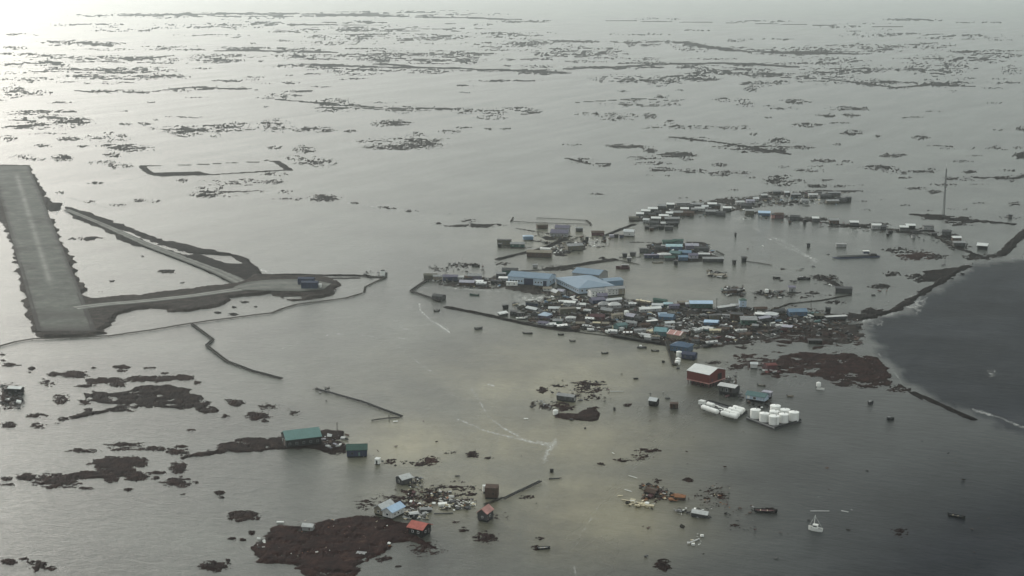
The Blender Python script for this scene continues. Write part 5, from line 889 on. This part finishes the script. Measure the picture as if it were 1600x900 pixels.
# ------------------------------------------------------------------ debris
CHIP = ['black', 'dark grey', 'brown', 'weathered wood', 'grey', 'pale grey', 'white', 'bare wood', 'maroon', 'blue', 'teal', 'tan']
def debris(px_poly, n, weights, smin=.4, smax=2.6, flat=.35):
    P = np.array(px_poly, float); m_ = MB(); W_ = [at(*p)[:2] for p in px_poly]; k = 0; seedk = rng.randint(1, 999)
    names = [c for c, w in weights]; ws = [w for c, w in weights]
    while k < n:
        x, y = rng.uniform(P[:, 0].min(), P[:, 0].max()), rng.uniform(P[:, 1].min(), P[:, 1].max())
        X, Y, _ = at(x, y)
        if pdist(W_, np.array([X]), np.array([Y]))[0] < 0: k += .2; continue
        k += 1
        if pnoise(np.array([X / 14.]), np.array([Y / 14.]), seedk)[0] < rng.uniform(-.5, .3): continue
        L = smin * (smax / smin) ** rng.random(); Wd = L * rng.choice((.08, .15, .4, .7, .9)); T = rng.choice((.08, .2, .5, 1.0)) * flat * L; a = rng.uniform(0, math.pi); tl, t2 = rng.uniform(-.5, .5), rng.uniform(-.35, .35)
        Wd = max(Wd, .18); T = max(T, .1); mi = rng.choices(range(len(names)), ws)[0]; c, s = math.cos(a), math.sin(a); pts = []
        for zz in (0, T):
            for qx, qy in ((-L / 2, -Wd / 2), (L / 2, -Wd / 2), (L / 2, Wd / 2), (-L / 2, Wd / 2)): pts.append((X + qx * c - qy * s, Y + qx * s + qy * c, .25 + zz + qx * tl * .5 + qy * t2 + .2 * rng.random()))
        m_.hexa(pts, mi)
    tag(m_.build('debris', [M[q] for q in names]), kind='stuff')
mixd = [('black', 5), ('dark grey', 6), ('brown', 7), ('weathered wood', 5), ('grey', 2.2), ('pale grey', 1.7), ('white', 1.6), ('bare wood', .8), ('maroon', 1), ('blue', .5), ('teal', .3), ('tan', .8)]
darkd = [('black', 5), ('dark grey', 4), ('brown', 5), ('weathered wood', 4), ('grey', 1), ('white', .4), ('maroon', 1)]
brn = [('brown', 6), ('rust orange', 3), ('weathered wood', 4), ('black', 2), ('white', 1.2), ('bare wood', 1), ('maroon', 3)]
debris([(800, 475), (900, 462), (940, 466), (990, 468), (1060, 478), (1060, 535), (1000, 528), (900, 515), (840, 508), (800, 492)], 3600, mixd, .6, 5.0)
debris([(1040, 478), (1200, 482), (1290, 490), (1300, 510), (1190, 528), (1120, 542), (1070, 545), (1050, 530)], 2800, mixd, .6, 4.6)
debris([(1180, 505), (1340, 500), (1345, 535), (1250, 530)], 700, darkd, .6, 3.5); debris([(660, 438), (760, 434), (800, 446), (760, 452), (700, 448)], 420, mixd, .6, 3.2); debris([(800, 446), (880, 452), (905, 464), (985, 466), (980, 472), (900, 470), (850, 462), (800, 454)], 520, darkd, .6, 3)
debris([(985, 342), (1010, 326), (1060, 318), (1130, 310), (1200, 303), (1230, 303), (1180, 326), (1130, 335), (1060, 345)], 800, mixd, .8, 4); debris([(1150, 322), (1200, 302), (1330, 302), (1330, 320), (1220, 322)], 420, mixd, .8, 4); debris([(1160, 334), (1300, 346), (1500, 372), (1500, 388), (1380, 364), (1160, 342)], 420, darkd, .8, 3.5)
debris([(1010, 384), (1060, 378), (1110, 384), (1120, 402), (1060, 410), (1015, 405)], 600, mixd, .7, 3.5); debris([(838, 365), (905, 370), (925, 382), (905, 396), (860, 398), (850, 385)], 420, mixd, .7, 3.5); debris([(905, 368), (955, 368), (950, 390), (905, 388)], 70, darkd, .8, 3.5); debris([(858, 386), (885, 383), (893, 393), (865, 398)], 120, [('white', 4), ('grey', 2), ('brown', 2), ('black', 2)], .8, 3)
debris([(1127, 448), (1162, 448), (1162, 464), (1130, 462)], 260, mixd, .8, 4); debris([(1176, 455), (1225, 455), (1222, 466), (1180, 466)], 140, mixd, .7, 3); debris([(1104, 424), (1136, 426), (1136, 435), (1108, 433)], 160, [('pale grey', 4), ('tan', 3), ('dark grey', 5), ('black', 3)], 1, 4); debris([(1260, 428), (1310, 436), (1325, 455), (1290, 446)], 150, darkd, .6, 3)
debris([(1190, 566), (1218, 568), (1222, 584), (1190, 582)], 160, [('maroon', 5), ('barn red', 3), ('brown', 3), ('pale grey', 2), ('black', 3)], .7, 3.5); debris([(1135, 588), (1155, 588), (1150, 600), (1132, 600)], 60, mixd, .5, 2.4); debris([(1125, 608), (1160, 612), (1160, 626), (1128, 622)], 120, darkd, .5, 2.6); debris([(1165, 622), (1208, 630), (1205, 640), (1170, 636)], 120, darkd, .5, 2.2); debris([(1115, 636), (1150, 638), (1150, 644), (1120, 642)], 40, [('white', 3), ('grey', 3), ('black', 2)], .4, 2)
debris([(640, 745), (662, 748), (662, 762), (640, 764)], 170, [('brown', 3), ('bare wood', 3), ('grey', 3), ('black', 4), ('white', 1.5)], .4, 2.2); debris([(625, 765), (690, 765), (740, 780), (720, 800), (650, 795)], 420, brn, .3, 1.9); debris([(688, 776), (745, 782), (742, 796), (690, 796)], 240, [('white', 4), ('bare wood', 3), ('weathered wood', 3), ('black', 4), ('dark grey', 3)], .4, 2.8); debris([(628, 790), (672, 798), (668, 812), (632, 812)], 190, [('white', 2.5), ('pale grey', 3), ('black', 4), ('grey', 4), ('bare wood', 2)], .4, 2.4)
debris([(1000, 755), (1042, 762), (1045, 780), (1002, 784)], 240, brn, .4, 2.4); debris([(1045, 772), (1078, 774), (1078, 784), (1048, 784)], 90, [('rust orange', 5), ('brown', 4), ('black', 3)], .4, 2.2); debris([(972, 780), (1024, 788), (1022, 797), (975, 790)], 110, [('bare wood', 8), ('white', 2), ('weathered wood', 1)], .4, 2.6); debris([(1050, 795), (1112, 795), (1110, 812), (1055, 808)], 110, [('white', 1.5), ('grey', 4), ('black', 5), ('dark grey', 4)], .4, 2.2); debris([(1130, 800), (1180, 790), (1180, 830), (1135, 830)], 90, darkd, .3, 1.6); debris([(1100, 760), (1140, 760), (1140, 795), (1100, 795)], 90, brn, .3, 1.6)
debris([(1075, 833), (1100, 832), (1100, 852), (1075, 852)], 14, [('white', 3), ('bare wood', 2)], .4, 1.4); debris([(430, 812), (600, 806), (640, 830), (600, 870), (480, 880), (410, 850)], 330, brn, .25, 1.4); debris([(500, 680), (545, 680), (545, 700), (505, 704)], 150, [('pale grey', 3), ('lilac', 2), ('brown', 4), ('black', 3)], .4, 2.6); debris([(560, 700), (600, 705), (600, 725), (570, 722)], 26, mixd, .3, 1.8)
debris([(850, 594), (955, 596), (955, 628), (850, 632)], 130, darkd, .3, 1.8); debris([(828, 626), (860, 628), (860, 642), (830, 640)], 70, [('grey', 3), ('black', 4), ('pale grey', 2)], .4, 2); debris([(0, 602), (38, 606), (38, 640), (0, 640)], 220, [('black', 6), ('dark grey', 4), ('white', .6)], .5, 3); debris([(402, 842), (414, 842), (412, 870), (402, 868)], 40, [('black', 4), ('white', 2)], .4, 1.8)
debris([(570, 424), (606, 426), (606, 437), (570, 436)], 120, [('black', 5), ('brown', 3), ('dark grey', 4)], .6, 3); debris([(505, 434), (530, 438), (525, 456), (505, 456)], 60, [('white', 2), ('grey', 3), ('brown', 4), ('black', 3)], .4, 2.2); debris([(486, 600), (520, 606), (520, 630), (490, 625)], 30, darkd, .4, 2); debris([(700, 412), (760, 412), (760, 428), (690, 430)], 80, darkd, .6, 3); debris([(670, 414), (700, 414), (700, 424), (670, 424)], 30, darkd, .5, 2.5)
debris([(500, 480), (1060, 520), (1060, 700), (700, 880), (560, 700)], 50, darkd, .5, 2.4); debris([(1000, 600), (1560, 680), (1560, 880), (1000, 880)], 90, darkd + [('white', .8)], .4, 2.0); debris([(1140, 370), (1540, 410), (1420, 480), (1200, 470)], 110, darkd, .6, 3.4)

# loose planks, crates and logs one can pick out
def plank(x, y, L, w, rot, colr, label, group=None, name='plank', h=.18, tilt=0, cat=None):
    X, Y, _ = at(x, y); m_ = MB(); m_.hexa([(-L / 2, -w / 2, 0), (L / 2, -w * .42, 0), (L / 2, w * .42, 0), (-L / 2, w / 2, 0), (-L / 2, -w / 2, h), (L / 2, -w * .42, h * .9), (L / 2, w * .42, h * .9), (-L / 2, w / 2, h)])
    o = m_.build(name, M[colr]); o.location = (X, Y, .12); o.rotation_euler = (R_(rng.uniform(-6, 6)), R_(tilt), R_(rot)); tag(o, label, cat or name, group)
plank(989, 745.5, 5.6, .5, -44, 'white', 'long white plank floating above the brown wreckage lower right'); plank(981.5, 767, 4.4, .5, -42, 'white', 'white plank floating left of the brown wreckage lower right'); plank(969, 775, 2.6, 1.0, 10, 'bare wood', 'short pale board above the long yellowish planks'); plank(984, 783, 8.5, .8, -26, 'bare wood', 'longest yellowish plank drifting lower right'); plank(997, 786, 7.5, .7, -24, 'bare wood', 'yellowish plank overlapping the right end of the longest one'); plank(1012, 790.5, 6, 2.6, -10, 'bare wood', 'broken yellowish wall panel at the right end of the planks', name='wall_panel', cat='panel', h=.4)
plank(958, 708.5, 2.0, .3, -60, 'white', 'thin white stick alone above the lower right wreckage'); plank(1084, 846.5, 7.5, .6, 42, 'pale grey', 'slanting pale log with white knobs low right of centre', name='log', cat='log', h=.5); plank(1097, 838.5, 1.4, 1.2, 10, 'white', 'upper white float by the slanting pale log', name='float', cat='float', h=.9); plank(1083, 852, 1.4, 1.2, 0, 'white', 'lower right white float by the slanting pale log', name='float', cat='float', h=.9); plank(1076, 850, 1.2, 1.1, 0, 'pale grey', 'lower left pale float by the slanting pale log', name='float', cat='float', h=.8)
plank(1281, 799, 9, .5, 0, 'pale grey', 'thin pale bar floating just behind the white fishing boat'); plank(1320, 799.5, 3.5, .6, -30, 'pale grey', 'pale scrap right of the white fishing boat', name='scrap', cat='scrap'); plank(822, 654.5, 2.4, 1.0, -8, 'white', 'white scrap floating alone left of the dark islet', name='scrap', cat='scrap'); plank(618, 659, 2.6, 1.2, 12, 'white', 'white panel floating beside the slanting boardwalk', name='wall_panel', cat='panel', h=.3)
plank(438, 816.5, 3.4, 1.0, 0, 'white', 'white panel at the upper left edge of the red brown island', name='wall_panel', cat='panel', h=.4); plank(527, 829.5, 4.4, 1.0, 12, 'pale grey', 'pale board on the red brown island right of the grey hut'); plank(564, 866, 4, 2.8, -8, 'grey', 'grey wall panel at the lower right of the red brown island', name='wall_panel', cat='panel', h=.7); plank(536, 884, 4.4, 1.4, -40, 'dark grey', 'dim grey panel near the bottom of the red brown island', name='wall_panel', cat='panel', h=.4)
plank(862, 738, 1.6, 1.4, 20, 'black', 'black stump at the foot of the white foam', name='stump', cat='stump', h=1.8); plank(866, 748.5, 5.5, .5, 10, 'dark grey', 'dark log beyond the end of the sloping boardwalk', name='log', cat='log', h=.5); plank(693, 803, 9, .5, 6, 'dark grey', 'long dark log below the pile of white planks', name='log', cat='log', h=.4)
plank(964, 612, 8, .8, 2, 'pale grey', 'pale bar floating right of the mid flood islets'); plank(960, 641.5, 1.2, 1.0, 0, 'black', 'black barrel shaped lump right of the dark islet', name='barrel', cat='barrel', h=1.8); plank(993.5, 592.5, 3.0, 1.2, 12, 'black', 'black lump alone above the small black cabin', name='drift_lump', cat='lump', h=.8); plank(1036.5, 566.5, 1.8, 1.4, 0, 'black', 'black buoy left of the twin boardwalk foot', name='buoy', cat='buoy', h=1.2); plank(1059.5, 576.5, 2, 1.8, 0, 'dark grey', 'grey raft lump just below the twin boardwalk foot', name='raft', cat='raft', h=1)
plank(893, 656.5, 0.1 + 2, 1.4, 0, 'dark grey', 'dark crate in water under the dark islet', name='crate', cat='crate', h=.7); plank(1043, 623, 3, 1.4, 8, 'dark grey', 'dark raft above the low brown box shed', name='raft', cat='raft', h=.6)
WP = 'white planks strewn in the lower centre'
for i in range(12): plank(692 + i * 3.1 + rng.uniform(-3, 3), 778 + i * .9 + rng.uniform(-4, 4), rng.uniform(1.8, 4.2), rng.uniform(.35, .8), rng.uniform(-60, -25), 'white', 'white plank among the splintered heap in the lower centre', WP, tilt=rng.uniform(-8, 8))
plank(692, 789.5, 4.2, 2.6, 4, 'white', 'white sheet leaning over a dark hole in the splintered heap', name='wall_panel', cat='panel', h=1.1, tilt=-6)
house(1093, 806.5, 7.5, 4.2, 1.6, -14, 'dark grey', 'pale grey', .8, base=.3, tilt=9, name='wrecked_cabin', cat='cabin', label='pale roofed sunken cabin wreck right of the brown wreckage', ov=.2); house(1063, 780, 5, 3.2, 1.3, -16, 'brown', 'rust orange', .6, base=.2, tilt=8, name='wrecked_cabin', cat='cabin', label='low orange brown wreck between the two lower right wrecks', ov=.2); house(1018, 773, 5, 4, 2.0, -30, 'black', 'brown', .7, base=.2, tilt=12, name='wrecked_cabin', cat='cabin', label='dark collapsed cabin inside the brown wreckage lower right', ov=.3)
house(1203, 577, 7, 5, 2.6, 20, 'maroon', 'barn red', .9, base=.4, tilt=9, name='wrecked_house', cat='house', label='collapsed red house on the edge of the brown marsh'); house(1178, 574.5, 4.4, 3.4, 2.4, -8, 'pale grey', 'roof pale grey', .8, base=.3, name='hut', cat='hut', label='pale hut left of the collapsed red house'); house(664, 800, 5.5, 2.6, 1.4, 20, 'dark grey', 'grey', .4, base=.2, tilt=12, name='wrecked_cabin', cat='cabin', label='flattened grey cabin right of the pale blue cottage'); house(646, 806, 4, 2.2, 1.2, 20, 'black', 'pale grey', .3, base=.2, tilt=10, name='wrecked_cabin', cat='cabin', label='flattened dark hut just above the salmon roofed cottage')
house(1121, 430.5, 16, 7, .7, -10, 'dark grey', 'tan', .2, 'flat', base=.2, name='raft', cat='raft', label='pale wide raft heaped with scrap in the middle of the lagoon', found=False, ov=.1); house(1144, 458, 8, 5, 2.2, -6, 'brown', 'dark grey', .6, base=.3, tilt=8, name='wrecked_house', cat='house', label='collapsed dark house in the heap nearest the lagoon centre'); house(1273, 536, 9, 5, 2.0, -4, 'black', 'dark grey', .4, 'flat', base=.3, name='shed', cat='shed', label='black shed on the mud left of the river shore')
# ------------------------------------------------------------------ haze
hz = MB(); hz.box(-33000, 33000, -33000, 33000, -2.0, 256.0)
m_h = bpy.data.materials.new('air'); m_h.use_nodes = True; n = m_h.node_tree.nodes; n.remove(n['Principled BSDF'])
pv = n.new('ShaderNodeVolumePrincipled'); pv.inputs['Color'].default_value = (.88, .97, .98, 1); pv.inputs['Density'].default_value = 0.000043; pv.inputs['Anisotropy'].default_value = .45
m_h.node_tree.links.new(pv.outputs[0], n['Material Output'].inputs['Volume'])
tag(hz.build('haze', m_h), kind='stuff')
